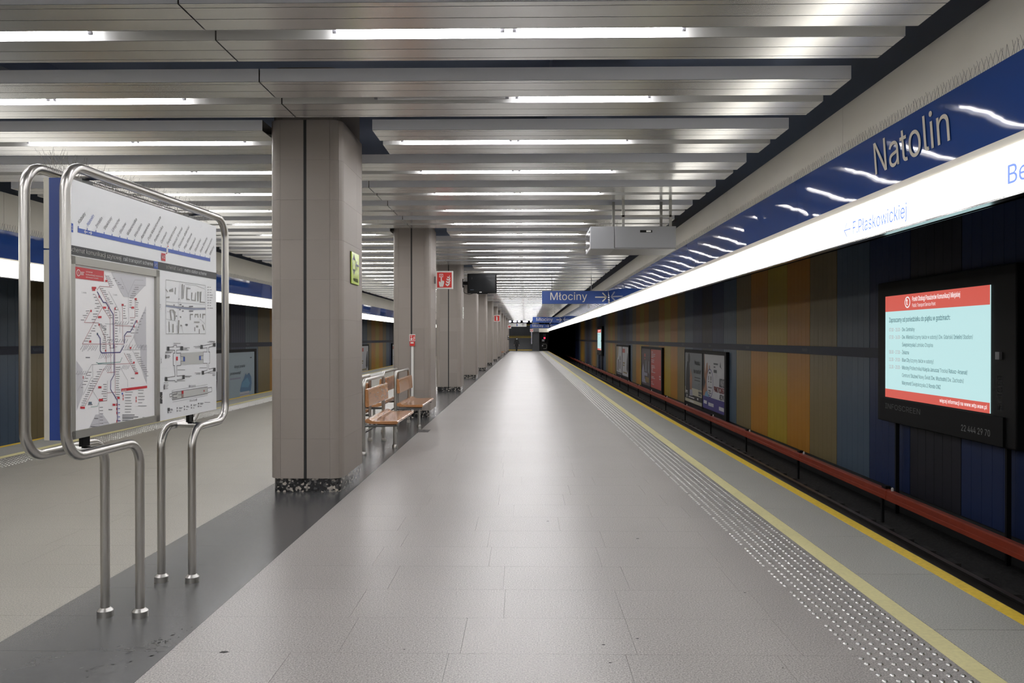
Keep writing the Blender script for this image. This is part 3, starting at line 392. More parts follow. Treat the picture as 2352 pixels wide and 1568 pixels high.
BT=[('ink',(-0.67,1.928),(-0.637,1.93),0.003),('ink',(-0.663,1.919),(-0.627,1.921),0.003),('ink',(-0.656,1.91),(-0.619,1.912),0.003),('ink',(-0.649,1.9),(-0.608,1.903),0.003),('ink',(-0.642,1.891),(-0.606,1.894),0.003),('ink',(-0.635,1.882),(-0.594,1.885),0.003),('ink',(-0.628,1.873),(-0.61,1.874),0.003),('ink',(-0.722,1.858),(-0.694,1.86),0.003),('ink',(-0.711,1.849),(-0.671,1.851),0.003),('ink',(-0.7,1.84),(-0.668,1.842),0.003),('ink',(-0.689,1.831),(-0.65,1.833),0.003),('ink',(-0.678,1.821),(-0.659,1.822),0.003),('ink',(-0.667,1.812),(-0.639,1.813),0.003),('ink',(-0.656,1.803),(-0.633,1.804),0.003),('ink',(-0.645,1.793),(-0.614,1.795),0.003),('ink',(-0.634,1.784),(-0.602,1.785),0.003),('ink',(-0.789,1.825),(-0.773,1.826),0.003),('ink',(-0.781,1.81),(-0.76,1.811),0.003),('ink',(-0.769,1.795),(-0.747,1.796),0.003),('ink',(-0.771,1.779),(-0.733,1.78),0.003),('ink',(-0.754,1.763),(-0.72,1.765),0.003),('ink',(-0.692,1.757),(-0.672,1.757),0.003),('ink',(-0.676,1.745),(-0.64,1.746),0.003),('ink',(-0.661,1.733),(-0.64,1.734),0.003),('ink',(-0.645,1.721),(-0.612,1.722),0.003),('ink',(-0.629,1.709),(-0.608,1.71),0.003),('ink',(-0.583,1.767),(-0.565,1.768),0.003),('ink',(-0.583,1.753),(-0.553,1.754),0.003),('ink',(-0.583,1.738),(-0.562,1.739),0.003),('ink',(-0.583,1.724),(-0.562,1.725),0.003),('ink',(-0.583,1.71),(-0.551,1.711),0.003),('ink',(-0.583,1.695),(-0.553,1.696),0.003),('ink',(-0.583,1.681),(-0.561,1.682),0.003),('ink',(-0.583,1.667),(-0.552,1.667),0.003),('ink',(-0.583,1.653),(-0.558,1.653),0.003),('ink',(-0.583,1.638),(-0.556,1.638),0.003),('ink',(-0.583,1.624),(-0.563,1.624),0.003),('ink',(-0.583,1.61),(-0.552,1.61),0.003),('ink',(-0.583,1.595),(-0.556,1.595),0.003),('ink',(-0.583,1.581),(-0.552,1.581),0.003),('ink',(-0.583,1.567),(-0.553,1.566),0.003),('ink',(-0.584,1.552),(-0.562,1.552),0.003),('ink',(-0.501,1.777),(-0.473,1.778),0.003),('ink',(-0.5,1.763),(-0.478,1.764),0.003),('ink',(-0.5,1.75),(-0.478,1.75),0.003),('ink',(-0.5,1.736),(-0.48,1.737),0.003),('ink',(-0.5,1.723),(-0.474,1.723),0.003),('ink',(-0.5,1.709),(-0.465,1.71),0.003),('ink',(-0.368,1.813),(-0.349,1.814),0.003),('ink',(-0.368,1.801),(-0.336,1.802),0.003),('ink',(-0.369,1.788),(-0.343,1.789),0.003),('ink',(-0.369,1.776),(-0.344,1.777),0.003),('ink',(-0.37,1.763),(-0.335,1.764),0.003),('ink',(-0.37,1.751),(-0.342,1.752),0.003),('ink',(-0.371,1.738),(-0.346,1.739),0.003),('ink',(-0.371,1.726),(-0.343,1.726),0.003),('ink',(-0.852,1.737),(-0.82,1.739),0.003),('ink',(-0.848,1.726),(-0.831,1.727),0.003),('ink',(-0.879,1.714),(-0.842,1.715),0.003),('ink',(-0.869,1.703),(-0.853,1.703),0.003),('ink',(-0.896,1.691),(-0.864,1.691),0.003),('ink',(-0.774,1.754),(-0.731,1.755),0.003),('ink',(-0.761,1.74),(-0.739,1.74),0.003),('ink',(-0.79,1.724),(-0.748,1.725),0.003),('ink',(-0.787,1.71),(-0.757,1.711),0.003),('ink',(-0.801,1.695),(-0.765,1.696),0.003),('ink',(-0.795,1.681),(-0.774,1.681),0.003),('ink',(-0.776,1.663),(-0.759,1.663),0.003),('ink',(-0.792,1.65),(-0.772,1.65),0.003),('ink',(-0.807,1.637),(-0.769,1.637),0.003),('ink',(-0.823,1.624),(-0.803,1.624),0.003),('ink',(-0.838,1.611),(-0.805,1.611),0.003),('ink',(-0.853,1.598),(-0.817,1.598),0.003),('ink',(-0.869,1.585),(-0.832,1.585),0.003),('ink',(-0.734,1.673),(-0.709,1.673),0.003),('ink',(-0.724,1.666),(-0.699,1.667),0.003),('ink',(-0.717,1.659),(-0.688,1.66),0.003),('ink',(-0.712,1.653),(-0.677,1.653),0.003),('ink',(-0.685,1.646),(-0.666,1.646),0.003),('ink',(-0.694,1.663),(-0.666,1.663),0.003),('ink',(-0.696,1.652),(-0.667,1.652),0.003),('ink',(-0.698,1.641),(-0.668,1.642),0.003),('ink',(-0.686,1.631),(-0.669,1.631),0.003),('ink',(-0.702,1.62),(-0.67,1.62),0.003),('ink',(-0.689,1.609),(-0.671,1.609),0.003),('ink',(-0.694,1.599),(-0.672,1.599),0.003),('ink',(-0.699,1.588),(-0.673,1.588),0.003),('ink',(-0.706,1.577),(-0.674,1.577),0.003),('ink',(-0.697,1.566),(-0.675,1.566),0.003),('ink',(-0.708,1.556),(-0.676,1.555),0.003),('ink',(-0.703,1.545),(-0.677,1.545),0.003),('ink',(-0.437,1.81),(-0.409,1.811),0.003),('ink',(-0.436,1.798),(-0.408,1.799),0.003),('ink',(-0.435,1.785),(-0.411,1.786),0.003),('ink',(-0.434,1.773),(-0.413,1.774),0.003),('ink',(-0.668,1.618),(-0.648,1.618),0.003),('ink',(-0.661,1.604),(-0.627,1.604),0.003),('ink',(-0.655,1.59),(-0.613,1.59),0.003),('ink',(-0.648,1.575),(-0.627,1.575),0.003),('ink',(-0.641,1.561),(-0.623,1.561),0.003),('ink',(-0.635,1.547),(-0.593,1.546),0.003),('ink',(-0.425,1.701),(-0.391,1.702),0.003),('ink',(-0.424,1.683),(-0.394,1.684),0.003),('ink',(-0.423,1.665),(-0.398,1.666),0.003),('ink',(-0.423,1.647),(-0.387,1.648),0.003),('ink',(-0.422,1.629),(-0.38,1.629),0.003),('ink',(-0.603,1.92),(-0.58,1.922),0.003),('ink',(-0.583,1.911),(-0.56,1.912),0.003),('ink',(-0.555,1.902),(-0.539,1.903),0.003),('ink',(-0.552,1.891),(-0.519,1.893),0.003),('ink',(-0.513,1.882),(-0.498,1.883),0.003),('ink',(-0.377,1.887),(-0.336,1.89),0.003),('ink',(-0.389,1.875),(-0.336,1.878),0.003),('ink',(-0.4,1.862),(-0.371,1.864),0.003),('ink',(-0.411,1.85),(-0.363,1.852),0.003),('ink',(-0.422,1.837),(-0.368,1.84),0.003),('ink',(-0.434,1.825),(-0.389,1.827),0.003),('ink',(-0.288,1.745),(-0.259,1.746),0.003),('ink',(-0.3,1.728),(-0.285,1.728),0.003),('ink',(-0.312,1.711),(-0.29,1.712),0.003),('ink',(-0.324,1.695),(-0.308,1.695),0.003),('ink',(-0.336,1.678),(-0.307,1.679),0.003),('ink',(-0.348,1.662),(-0.33,1.662),0.003),('ink',(-0.36,1.646),(-0.339,1.646),0.003),('ink',(-0.372,1.629),(-0.34,1.63),0.003),('ink',(-0.577,1.441),(-0.534,1.439),0.003),('ink',(-0.577,1.429),(-0.531,1.427),0.003),('ink',(-0.577,1.417),(-0.542,1.415),0.003),('ink',(-0.576,1.404),(-0.542,1.403),0.003),('ink',(-0.576,1.392),(-0.536,1.39),0.003),('ink',(-0.576,1.38),(-0.542,1.378),0.003),('ink',(-0.576,1.368),(-0.546,1.366),0.003),('ink',(-0.576,1.355),(-0.543,1.353),0.003),('ink',(-0.576,1.343),(-0.549,1.341),0.003),('ink',(-0.576,1.331),(-0.544,1.329),0.003),('ink',(-0.576,1.319),(-0.531,1.316),0.003),('ink',(-0.576,1.306),(-0.531,1.303),0.003),('ink',(-0.576,1.294),(-0.538,1.291),0.003),('ink',(-0.576,1.282),(-0.541,1.279),0.003),('ink',(-0.698,1.355),(-0.665,1.353),0.003),('ink',(-0.691,1.342),(-0.665,1.341),0.003),('ink',(-0.696,1.33),(-0.665,1.328),0.003),('ink',(-0.711,1.319),(-0.666,1.316),0.003),('ink',(-0.713,1.307),(-0.666,1.304),0.003),('ink',(-0.699,1.294),(-0.666,1.291),0.003),('ink',(-0.711,1.282),(-0.666,1.279),0.003),('blue',(-0.554,1.237),(-0.534,1.235),0.004),('blue',(-0.554,1.215),(-0.534,1.213),0.004),('blue',(-0.554,1.192),(-0.534,1.191),0.004),('blue',(-0.554,1.17),(-0.534,1.168),0.004),('ink',(-0.735,1.436),(-0.705,1.434),0.003),('ink',(-0.756,1.424),(-0.715,1.423),0.003),('ink',(-0.751,1.412),(-0.724,1.411),0.003),('ink',(-0.767,1.4),(-0.734,1.399),0.003),('ink',(-0.785,1.389),(-0.743,1.387),0.003),('ink',(-0.792,1.377),(-0.753,1.375),0.003),('ink',(-0.788,1.365),(-0.762,1.364),0.003),('ink',(-0.819,1.355),(-0.771,1.352),0.003),('ink',(-0.818,1.343),(-0.78,1.34),0.003),('ink',(-0.825,1.331),(-0.79,1.329),0.003),('ink',(-0.822,1.344),(-0.8,1.342),0.003),('ink',(-0.839,1.334),(-0.809,1.332),0.003),('ink',(-0.842,1.323),(-0.817,1.321),0.003),('ink',(-0.857,1.313),(-0.825,1.311),0.003),('ink',(-0.862,1.303),(-0.833,1.301),0.003),('ink',(-0.875,1.293),(-0.841,1.29),0.003),('ink',(-0.881,1.283),(-0.849,1.28),0.003),('ink',(-0.891,1.273),(-0.857,1.27),0.003),('ink',(-0.892,1.262),(-0.865,1.26),0.003),('ink',(-0.731,1.237),(-0.7,1.235),0.003),('ink',(-0.731,1.22),(-0.699,1.218),0.003),('ink',(-0.731,1.204),(-0.699,1.201),0.003),('ink',(-0.731,1.187),(-0.703,1.184),0.003),('ink',(-0.731,1.17),(-0.699,1.167),0.003),('ink',(-0.731,1.153),(-0.698,1.15),0.003),('ink',(-0.731,1.136),(-0.7,1.133),0.003),('ink',(-0.466,1.51),(-0.428,1.509),0.003),('ink',(-0.457,1.499),(-0.419,1.499),0.003),('ink',(-0.448,1.489),(-0.419,1.488),0.003),('ink',(-0.439,1.478),(-0.409,1.477),0.003),('ink',(-0.43,1.467),(-0.407,1.467),0.003),('ink',(-0.42,1.457),(-0.384,1.456),0.003),('ink',(-0.411,1.446),(-0.373,1.445),0.003),('ink',(-0.401,1.435),(-0.372,1.434),0.003),('ink',(-0.392,1.424),(-0.358,1.423),0.003),('ink',(-0.383,1.413),(-0.348,1.412),0.003),('ink',(-0.382,1.514),(-0.331,1.513),0.003),('ink',(-0.371,1.502),(-0.339,1.501),0.003),('ink',(-0.361,1.49),(-0.307,1.488),0.003),('ink',(-0.35,1.478),(-0.303,1.476),0.003),('ink',(-0.339,1.466),(-0.289,1.464),0.003),('ink',(-0.328,1.454),(-0.286,1.452),0.003),('ink',(-0.317,1.441),(-0.268,1.44),0.003),('ink',(-0.306,1.429),(-0.251,1.427),0.003),('ink',(-0.294,1.417),(-0.244,1.415),0.003),('ink',(-0.283,1.405),(-0.23,1.402),0.003),('ink',(-0.272,1.392),(-0.243,1.391),0.003),('ink',(-0.261,1.38),(-0.227,1.378),0.003),('ink',(-0.835,1.425),(-0.804,1.424),0.003),('ink',(-0.848,1.41),(-0.812,1.409),0.003),('ink',(-0.86,1.396),(-0.834,1.394),0.003),('ink',(-0.873,1.381),(-0.837,1.379),0.003),('ink',(-0.886,1.366),(-0.851,1.364),0.003),('ink',(-0.898,1.351),(-0.877,1.35),0.003),('ink',(-0.483,1.3),(-0.401,1.295),0.003),('ink',(-0.483,1.285),(-0.414,1.28),0.003),('ink',(-0.483,1.269),(-0.423,1.265),0.003),('ink',(-0.483,1.253),(-0.419,1.248),0.003),('ink',(-0.483,1.238),(-0.409,1.232),0.003),('ink',(-0.483,1.222),(-0.416,1.216),0.003),('ink',(-0.484,1.206),(-0.416,1.2),0.003),('ink',(-0.484,1.19),(-0.424,1.185),0.003),('ink',(-0.343,1.301),(-0.281,1.297),0.003),('ink',(-0.343,1.284),(-0.287,1.28),0.003),('ink',(-0.343,1.266),(-0.27,1.261),0.003),('ink',(-0.343,1.248),(-0.272,1.243),0.003),('ink',(-0.343,1.23),(-0.298,1.227),0.003),('ink',(-0.343,1.212),(-0.248,1.204),0.003),('ink',(-0.806,1.379),(-0.789,1.378),0.003),('ink',(-0.82,1.367),(-0.797,1.366),0.003),('ink',(-0.825,1.356),(-0.804,1.355),0.003),('ink',(-0.834,1.344),(-0.811,1.343),0.003),('ink',(-0.511,1.176),(-0.382,1.164),0.005),('ink',(-0.511,1.166),(-0.342,1.149),0.005),('ink',(-0.511,1.158),(-0.395,1.146),0.005),('ink',(-0.511,1.147),(-0.267,1.122),0.005),('ink',(-0.511,1.138),(-0.382,1.125),0.005),('ink',(-0.295,1.141),(-0.243,1.136),0.005),('ink',(-0.855,1.501),(-0.817,1.5),0.005),('ink',(-0.421,1.374),(-0.385,1.372),0.005),('ink',(-0.647,1.218),(-0.611,1.215),0.005),('ink',(-0.78,1.184),(-0.744,1.18),0.005),('ink',(-0.813,1.146),(-0.747,1.138),0.005),('ink',(-0.832,1.26),(-0.796,1.257),0.005),('red',(-0.8,1.858),(-0.761,1.86),0.011),('red',(-0.795,1.848),(-0.769,1.85),0.011),('red',(-0.697,1.76),(-0.669,1.761),0.011),('red',(-0.743,1.709),(-0.713,1.71),0.011),('red',(-0.517,1.782),(-0.496,1.783),0.011),('red',(-0.414,1.771),(-0.386,1.772),0.011),('red',(-0.379,1.821),(-0.357,1.822),0.011),('red',(-0.814,1.739),(-0.801,1.739),0.011),('red',(-0.677,1.902),(-0.657,1.904),0.011),('red',(-0.824,1.582),(-0.806,1.582),0.011),('red',(-0.744,1.343),(-0.715,1.341),0.011),('red',(-0.738,1.277),(-0.701,1.274),0.011),('red',(-0.903,1.251),(-0.864,1.247),0.011),('red',(-0.608,1.241),(-0.581,1.238),0.011),('red',(-0.563,1.274),(-0.538,1.272),0.011),('red',(-0.376,1.401),(-0.344,1.399),0.011),('red',(-0.433,1.545),(-0.417,1.544),0.011),('red',(-0.398,1.461),(-0.381,1.461),0.011),('red',(-0.587,1.759),(-0.577,1.759),0.011),('red',(-0.74,1.67),(-0.729,1.67),0.011),('red',(-0.68,1.533),(-0.669,1.533),0.011),('red',(-0.572,1.238),(-0.565,1.237),0.014),('red',(-0.572,1.215),(-0.565,1.215),0.014),('red',(-0.572,1.193),(-0.565,1.192),0.014),('red',(-0.571,1.148),(-0.564,1.147),0.014),('red',(-0.37,1.26),(-0.362,1.259),0.014),('red',(-0.37,1.242),(-0.362,1.242),0.014),('red',(-0.88,1.401),(-0.874,1.401),0.014),('red',(-0.737,1.816),(-0.73,1.816),0.014),('red',(-0.65,1.758),(-0.643,1.759),0.014),('red',(-0.389,1.666),(-0.382,1.666),0.014),('red',(-0.358,1.694),(-0.35,1.695),0.014),('red',(-0.507,1.282),(-0.5,1.281),0.014),('red',(-0.507,1.264),(-0.5,1.263),0.014),('blue',(-0.516,1.294),(-0.503,1.293),0.01),('steel',(-0.829,1.268),(-0.802,1.266),0.012),('steel',(-0.756,1.621),(-0.743,1.621),0.012),('white',(-0.896,1.931),(-0.866,1.932),0.003),('white',(-0.896,1.925),(-0.871,1.925),0.003),('white',(-0.896,1.919),(-0.871,1.919),0.003),('ink',(0.199,1.803),(0.221,1.804),0.008),('ink',(0.297,1.805),(0.355,1.808),0.008),('ink',(0.199,1.772),(0.221,1.773),0.008),('ink',(0.297,1.775),(0.355,1.777),0.008),('ink',(0.165,1.812),(0.192,1.813),0.008),('ink',(0.161,1.78),(0.18,1.781),0.008),('ink',(0.117,1.738),(0.131,1.738),0.008),('ink',(0.151,1.846),(0.162,1.847),0.008),('ink',(0.085,1.806),(0.098,1.806),0.008),('ink',(0.247,1.687),(0.278,1.687),0.008),('ink',(0.254,1.682),(0.277,1.683),0.008),('ink',(0.577,1.948),(0.59,1.949),0.006),('ink',(0.606,1.95),(0.626,1.951),0.003),('ink',(0.577,1.93),(0.59,1.931),0.006),('ink',(0.606,1.932),(0.644,1.934),0.003),('ink',(0.577,1.912),(0.59,1.913),0.006),('ink',(0.606,1.914),(0.635,1.916),0.003),('ink',(0.577,1.895),(0.59,1.895),0.006),('ink',(0.606,1.896),(0.658,1.899),0.003),('ink',(0.577,1.877),(0.59,1.877),0.006),('ink',(0.606,1.878),(0.653,1.881),0.003),('ink',(0.577,1.859),(0.59,1.859),0.006),('ink',(0.606,1.86),(0.634,1.862),0.003),('ink',(0.577,1.841),(0.59,1.842),0.006),('ink',(0.606,1.842),(0.634,1.844),0.003),('ink',(0.577,1.823),(0.59,1.824),0.006),('ink',(0.606,1.824),(0.63,1.825),0.003),('ink',(0.577,1.805),(0.589,1.806),0.006),('ink',(0.605,1.806),(0.66,1.808),0.003),('dark',(-0.0,1.534),(0.028,1.534),0.026),('dark',(0.181,1.535),(0.212,1.534),0.026),('dark',(0.464,1.541),(0.498,1.54),0.026),('dark',(0.668,1.552),(0.704,1.552),0.026),('dark',(-0.026,1.349),(0.001,1.348),0.026),('dark',(0.203,1.35),(0.233,1.349),0.026),('dark',(0.483,1.366),(0.517,1.365),0.026),('dark',(0.667,1.379),(0.703,1.378),0.026),('blue',(0.214,1.465),(0.239,1.464),0.028),('blue',(0.442,1.466),(0.47,1.465),0.028),('red',(0.116,1.471),(0.141,1.47),0.024),('ink',(0.084,1.567),(0.177,1.566),0.003),('ink',(0.209,1.538),(0.307,1.536),0.003),('ink',(0.212,1.53),(0.268,1.53),0.003),('ink',(0.214,1.523),(0.292,1.522),0.003),('ink',(0.361,1.544),(0.458,1.543),0.003),('ink',(0.383,1.535),(0.45,1.535),0.003),('ink',(0.574,1.572),(0.696,1.572),0.003),('ink',(0.598,1.578),(0.696,1.577),0.003),('ink',(0.239,1.355),(0.331,1.351),0.003),('ink',(0.239,1.349),(0.31,1.345),0.003),('ink',(0.379,1.369),(0.469,1.366),0.003),('ink',(0.397,1.362),(0.465,1.359),0.003),('ink',(0.581,1.359),(0.703,1.354),0.003),('ink',(0.136,1.399),(0.239,1.395),0.003),('ink',(0.45,1.4),(0.558,1.396),0.003),('ink',(0.136,1.33),(0.239,1.324),0.003),('ink',(-0.022,1.515),(0.074,1.514),0.003),('ink',(-0.022,1.509),(0.055,1.508),0.003),('ink',(-0.022,1.495),(0.035,1.493),0.003),('ink',(-0.022,1.487),(0.042,1.486),0.003),('ink',(-0.022,1.48),(0.031,1.479),0.003),('ink',(-0.039,1.327),(0.012,1.324),0.003),('ink',(-0.039,1.313),(0.017,1.31),0.003),('ink',(-0.039,1.302),(0.006,1.3),0.003),('ink',(-0.039,1.292),(0.011,1.289),0.003),('ink',(0.654,1.346),(0.703,1.343),0.003),('ink',(0.654,1.338),(0.696,1.336),0.003),('dark',(-0.022,1.493),(-0.011,1.493),0.009),('dark',(-0.022,1.486),(-0.011,1.486),0.009),('dark',(-0.022,1.479),(-0.011,1.478),0.009),('dark',(-0.042,1.312),(-0.03,1.312),0.009),('dark',(-0.042,1.302),(-0.03,1.302),0.009),('dark',(-0.042,1.292),(-0.03,1.291),0.009),('red',(0.191,1.254),(0.216,1.252),0.02),('red',(0.51,1.242),(0.523,1.241),0.012),('ink',(0.145,1.241),(0.193,1.237),0.003),('dark',(-0.099,1.24),(-0.061,1.237),0.07),('dark',(0.008,1.16),(0.031,1.158),0.02),('ink',(0.037,1.16),(0.07,1.157),0.003),('ink',(0.037,1.154),(0.072,1.151),0.003),('ink',(0.008,1.143),(0.019,1.142),0.01),('ink',(0.029,1.141),(0.058,1.139),0.003),('ink',(0.126,1.159),(0.137,1.158),0.01),('ink',(0.156,1.159),(0.204,1.154),0.003),('ink',(0.155,1.152),(0.192,1.149),0.003),('ink',(0.126,1.141),(0.137,1.14),0.01),('ink',(0.147,1.139),(0.186,1.136),0.003),('ink',(0.224,1.16),(0.235,1.159),0.01),('ink',(0.255,1.16),(0.285,1.157),0.003),('ink',(0.255,1.153),(0.298,1.15),0.003),('ink',(0.224,1.142),(0.235,1.141),0.01),('ink',(0.246,1.14),(0.273,1.137),0.003),('ink',(0.323,1.161),(0.335,1.16),0.01),('ink',(0.355,1.161),(0.403,1.157),0.003),('ink',(0.355,1.154),(0.387,1.152),0.003),('ink',(0.323,1.143),(0.335,1.142),0.01),('ink',(0.346,1.141),(0.373,1.138),0.003),('dark',(0.426,1.162),(0.438,1.162),0.01),('ink',(0.459,1.162),(0.509,1.158),0.003),('ink',(0.459,1.156),(0.497,1.153),0.003),('ink',(0.426,1.144),(0.438,1.143),0.01),('ink',(0.45,1.142),(0.481,1.139),0.003),('ink',(0.526,1.163),(0.613,1.156),0.003)]

# ------------------------------------------------------------------ dimensions (metres)
YA, YB = -12.0, 98.6                       # platform ends
XR, XL = 2.876, -7.75                      # platform edges
WR, WL = 6.35, -11.22                      # trackside walls
ZC = 3.72                                  # underside of ceiling panels
BAY = 1.552; BAY0 = 8.165                  # ceiling bay rhythm
PIL = 7.76; PIL0 = 8.25                    # pillar rhythm
ORD = ['first', 'second', 'third', 'fourth', 'fifth', 'sixth', 'seventh', 'eighth', 'ninth', 'tenth', 'eleventh', 'twelfth']

# ------------------------------------------------------------------ floor
floor = struct(MB().box(XL, XR, YA, YB, -1.38, -0.012).build('floor', 'joint'))
ROW = 0.5173; J0 = 1.984; NROW = 23; JN = J0 + NROW * ROW
def slab(name, x0, x1, y0, y1, m, g=0.0008, z1=0.0):
    return MB().box(-(x1-x0)/2 + g, (x1-x0)/2 - g, -(y1-y0)/2 + g, (y1-y0)/2 - g, -0.012, z1).build(name, m, floor, loc=((x0+x1)/2, (y0+y1)/2, 0))
rs = random.Random(3)
for r in range(NROW):
    y0 = J0 + r * ROW; y1 = y0 + ROW
    for xa, xb, k, mm in ((-1.815, 2.117, 5, 'floor_granite'), (-6.96, -2.764, 5, 'floor_granite_warm')):
        if xa < -3 and r < 4: continue
        w = [rs.uniform(0.75, 1.25) for _ in range(k)]; t = sum(w); x = xa
        for q in w:
            x2 = x + q / t * (xb - xa); slab('floor_slab', x, x2, y0, y1, mm); x = x2
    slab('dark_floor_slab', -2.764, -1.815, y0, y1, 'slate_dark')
far = MB(); far.box(-1.815, 2.117, JN, YB, -0.012, 0).box(-1.815, 2.117, YA, J0, -0.012, 0)
tag(far.build('paving', 'floor_granite_far', floor), kind='stuff')
far = MB(); far.box(-6.96, -2.764, JN, YB, -0.012, 0).box(-6.96, -2.764, YA, J0 + 4 * ROW, -0.012, 0)
tag(far.build('paving', 'floor_granite_warm_far', floor), kind='stuff')
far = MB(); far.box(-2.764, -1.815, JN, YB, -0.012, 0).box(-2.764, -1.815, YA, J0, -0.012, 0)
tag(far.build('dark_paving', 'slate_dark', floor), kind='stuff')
EJ = 1.0346
MB().box(2.242, 2.87, 3.0, 36, -.012, -.006).build('edge_bed', 'joint_dark', floor); MB().box(-7.745, -7.09, 6.0, 24, -.012, -.006).build('edge_bed', 'joint_dark', floor)
for k in range(-1, 30): slab('edge_slab', 2.242, 2.876, 4.43 + k * EJ, 4.43 + (k + 1) * EJ, 'edge_granite', 0.003)
for k in range(0, 16): slab('edge_slab', -7.75, -7.09, 6.5 + k * EJ, 6.5 + (k + 1) * EJ, 'edge_granite', 0.003)
far = MB().box(2.242, 2.876, 4.43 + 30 * EJ, YB, -0.012, 0).box(2.242, 2.876, YA, 4.43 - EJ, -0.012, 0)
far.box(-7.75, -7.09, 6.5 + 16 * EJ, YB, -0.012, 0).box(-7.75, -7.09, YA, 6.5, -0.012, 0)
tag(far.build('edge_paving', 'edge_granite', floor), kind='stuff')
PT = 0.2587
for k in range(0, 48): slab('yellow_strip_tile', 2.117, 2.242, 3.38 + k * PT, 3.38 + (k + 1) * PT, 'pale_yellow_paint', 0.0008)
far = MB().box(2.117, 2.242, 3.38 + 48 * PT, YB, -0.012, 0).box(2.117, 2.242, YA, 3.38, -0.012, 0).box(-7.09, -6.96, YA, YB, -0.012, 0)
tag(far.build('yellow_strip', 'pale_yellow_paint', floor), kind='stuff')
MB().box(2.776, 2.877, YA, YB, -0.03, 0.0015).build('edge_line', 'yellow_paint', floor)
MB().box(-7.751, -7.65, YA, YB, -0.03, 0.0015).build('edge_line', 'yellow_paint', floor)
# tactile studs: seven lines of steel buttons along each edge
stud_me = MB().lathe([(0.0135, 0), (0.0128, 0.0030), (0.0100, 0.0056), (0.0045, 0.0068)], n=10).mesh('tactile_stud', 'stud_steel', True)
SP = 0.0652; rest = MB(); placed = 0; k = 0
while 3.30 + k * SP < YB - 1.5:
    y = 3.30 + k * SP
    for j in range(7):
        if j == 0 and k % 16 in (3, 12): continue
        x = 1.677 + j * 0.0664
        if placed < 300 and y > 3.7:
            link('tactile_stud', stud_me, floor, (x, y, 0)); placed += 1
        elif y < 18: rest.lathe([(0.0135, 0), (0.0125, 0.003), (0.007, 0.0048)], (x, y, 0), 8)
        else: rest.lathe([(0.0135, 0), (0.008, 0.0045)], (x, y, 0), 5)
        xl = -6.48 - j * 0.0664
        if y > 5.5: rest.lathe([(0.0135, 0), (0.008, 0.0045)], (xl, y, 0), 6 if y < 25 else 4)
    k += 1
tag(rest.build('tactile_studs', 'stud_steel', floor), kind='stuff')
# small dark stains and a drain plate on the floor
st = MB(); rr = random.Random(8)
for i in range(70):
    t = rr.random(); x = -2.12 + t * 0.32 + rr.gauss(0, 0.03); y = 3.75 + t * 0.55 + rr.gauss(0, 0.10); a = rr.uniform(0, 3); s = rr.uniform(0.003, 0.009)
    if x > -1.83: continue
    st.quad(*[(x + s * math.cos(a + q * 1.57) * (1.6 if q % 2 else .8), y + s * math.sin(a + q * 1.57) * (1.6 if q % 2 else .8), 0.0008) for q in range(4)])
for (x, y, s) in [(-1.53, 4.05, .022), (0.42, 3.95, .008), (0.41, 4.18, .01), (0.6, 4.27, .009), (0.9, 6.4, .012), (-0.62, 4.1, .006), (1.38, 5.05, .008), (0.2, 7.0, .012), (1.25, 3.9, .006)]:
    st.quad(*[(x + s * c * rr.uniform(.7, 1.3), y + s * d * rr.uniform(.7, 1.3), 0.0008) for c, d in ((-1, -.5), (0, -.8), (1.2, .1), (.3, .7), (-.8, .5))])
tag(st.build('floor_stains', 'joint_dark', floor), kind='stuff')
t = thing('floor_hatch', 'small dark metal hatch set in the floor beside the nearest benches', 'hatch', (-1.745, 13.75, 0))
MB().box(-0.10, 0.10, -0.17, 0.17, -0.008, 0.004).build('cover', 'steel_dark', t); MB().box(-0.02, 0.02, 0.05, 0.09, 0.004, 0.010).build('lifting_lug', 'steel_dark', t)

# ------------------------------------------------------------------ track
bed = struct(MB().box(XR, WR + 0.3, YA, 130, -1.75, -1.38).build('floor_track_right', 'ballast'))
struct(MB().box(WL - 0.3, XL, YA, 130, -1.75, -1.38).build('floor_track_left', 'ballast'))
trk = thing('railway_track', 'dark railway track with steel rails below the right platform edge', 'track', (0, 0, -1.38))
slp = MB().box(-1.25, 1.25, -0.13, 0.13, 0.0, 0.10).box(0.62, 0.90, -0.09, 0.09, 0.10, 0.14).box(-0.90, -0.62, -0.09, 0.09, 0.10, 0.14).mesh('sleeper', 'sleeper')
for k in range(80): link('sleeper', slp, trk, (4.32, 3.0 + k * 0.62, 0))
RP = [(-.07, .14), (.07, .14), (.07, .155), (.012, .17), (.012, .25), (.036, .265), (.036, .29), (-.036, .29), (-.036, .265), (-.012, .25), (-.012, .17), (-.07, .155)]
for x in (3.56, 5.08): MB().prism_y([(x + a, b) for a, b in RP], YA, 130).build('rail', 'rail_steel', trk)
cov = thing('third_rail_cover', 'long rust red third rail cover running along the right wall foot', 'rail cover', (5.755, 0, -.955))
cp = [(-.045, 0), (.06, 0), (.06, .135), (.045, .15), (-.035, .15), (-.052, .135), (-.052, .06), (-.058, .055), (-.058, .0)]
seg = MB().prism_y(cp, 0, 3.985).mesh('cover_section', 'rail_red')
brk = MB().box(.01, .05, -.025, .025, -.425, 0).mesh('bracket', 'black_matt')
lug = MB().box(-.03, .05, -.04, .10, .15, .195).mesh('joint_lug', 'black_plastic'); lug2 = MB().lathe([(.02, 0), (.02, .04), (.008, .055)], (0, -.09, .15), 10).mesh('joint_pin', 'sign_white')
for k in range(32):
    y = 12.75 - 4 * 4.0 + k * 4.0
    link('cover_section', seg, cov, (0, y, 0)); link('bracket', brk, cov, (0, y + .3, 0))
    link('joint_lug', lug, cov, (.02, y + .14, 0)); link('joint_pin', lug2, cov, (.02, y + .02, 0))

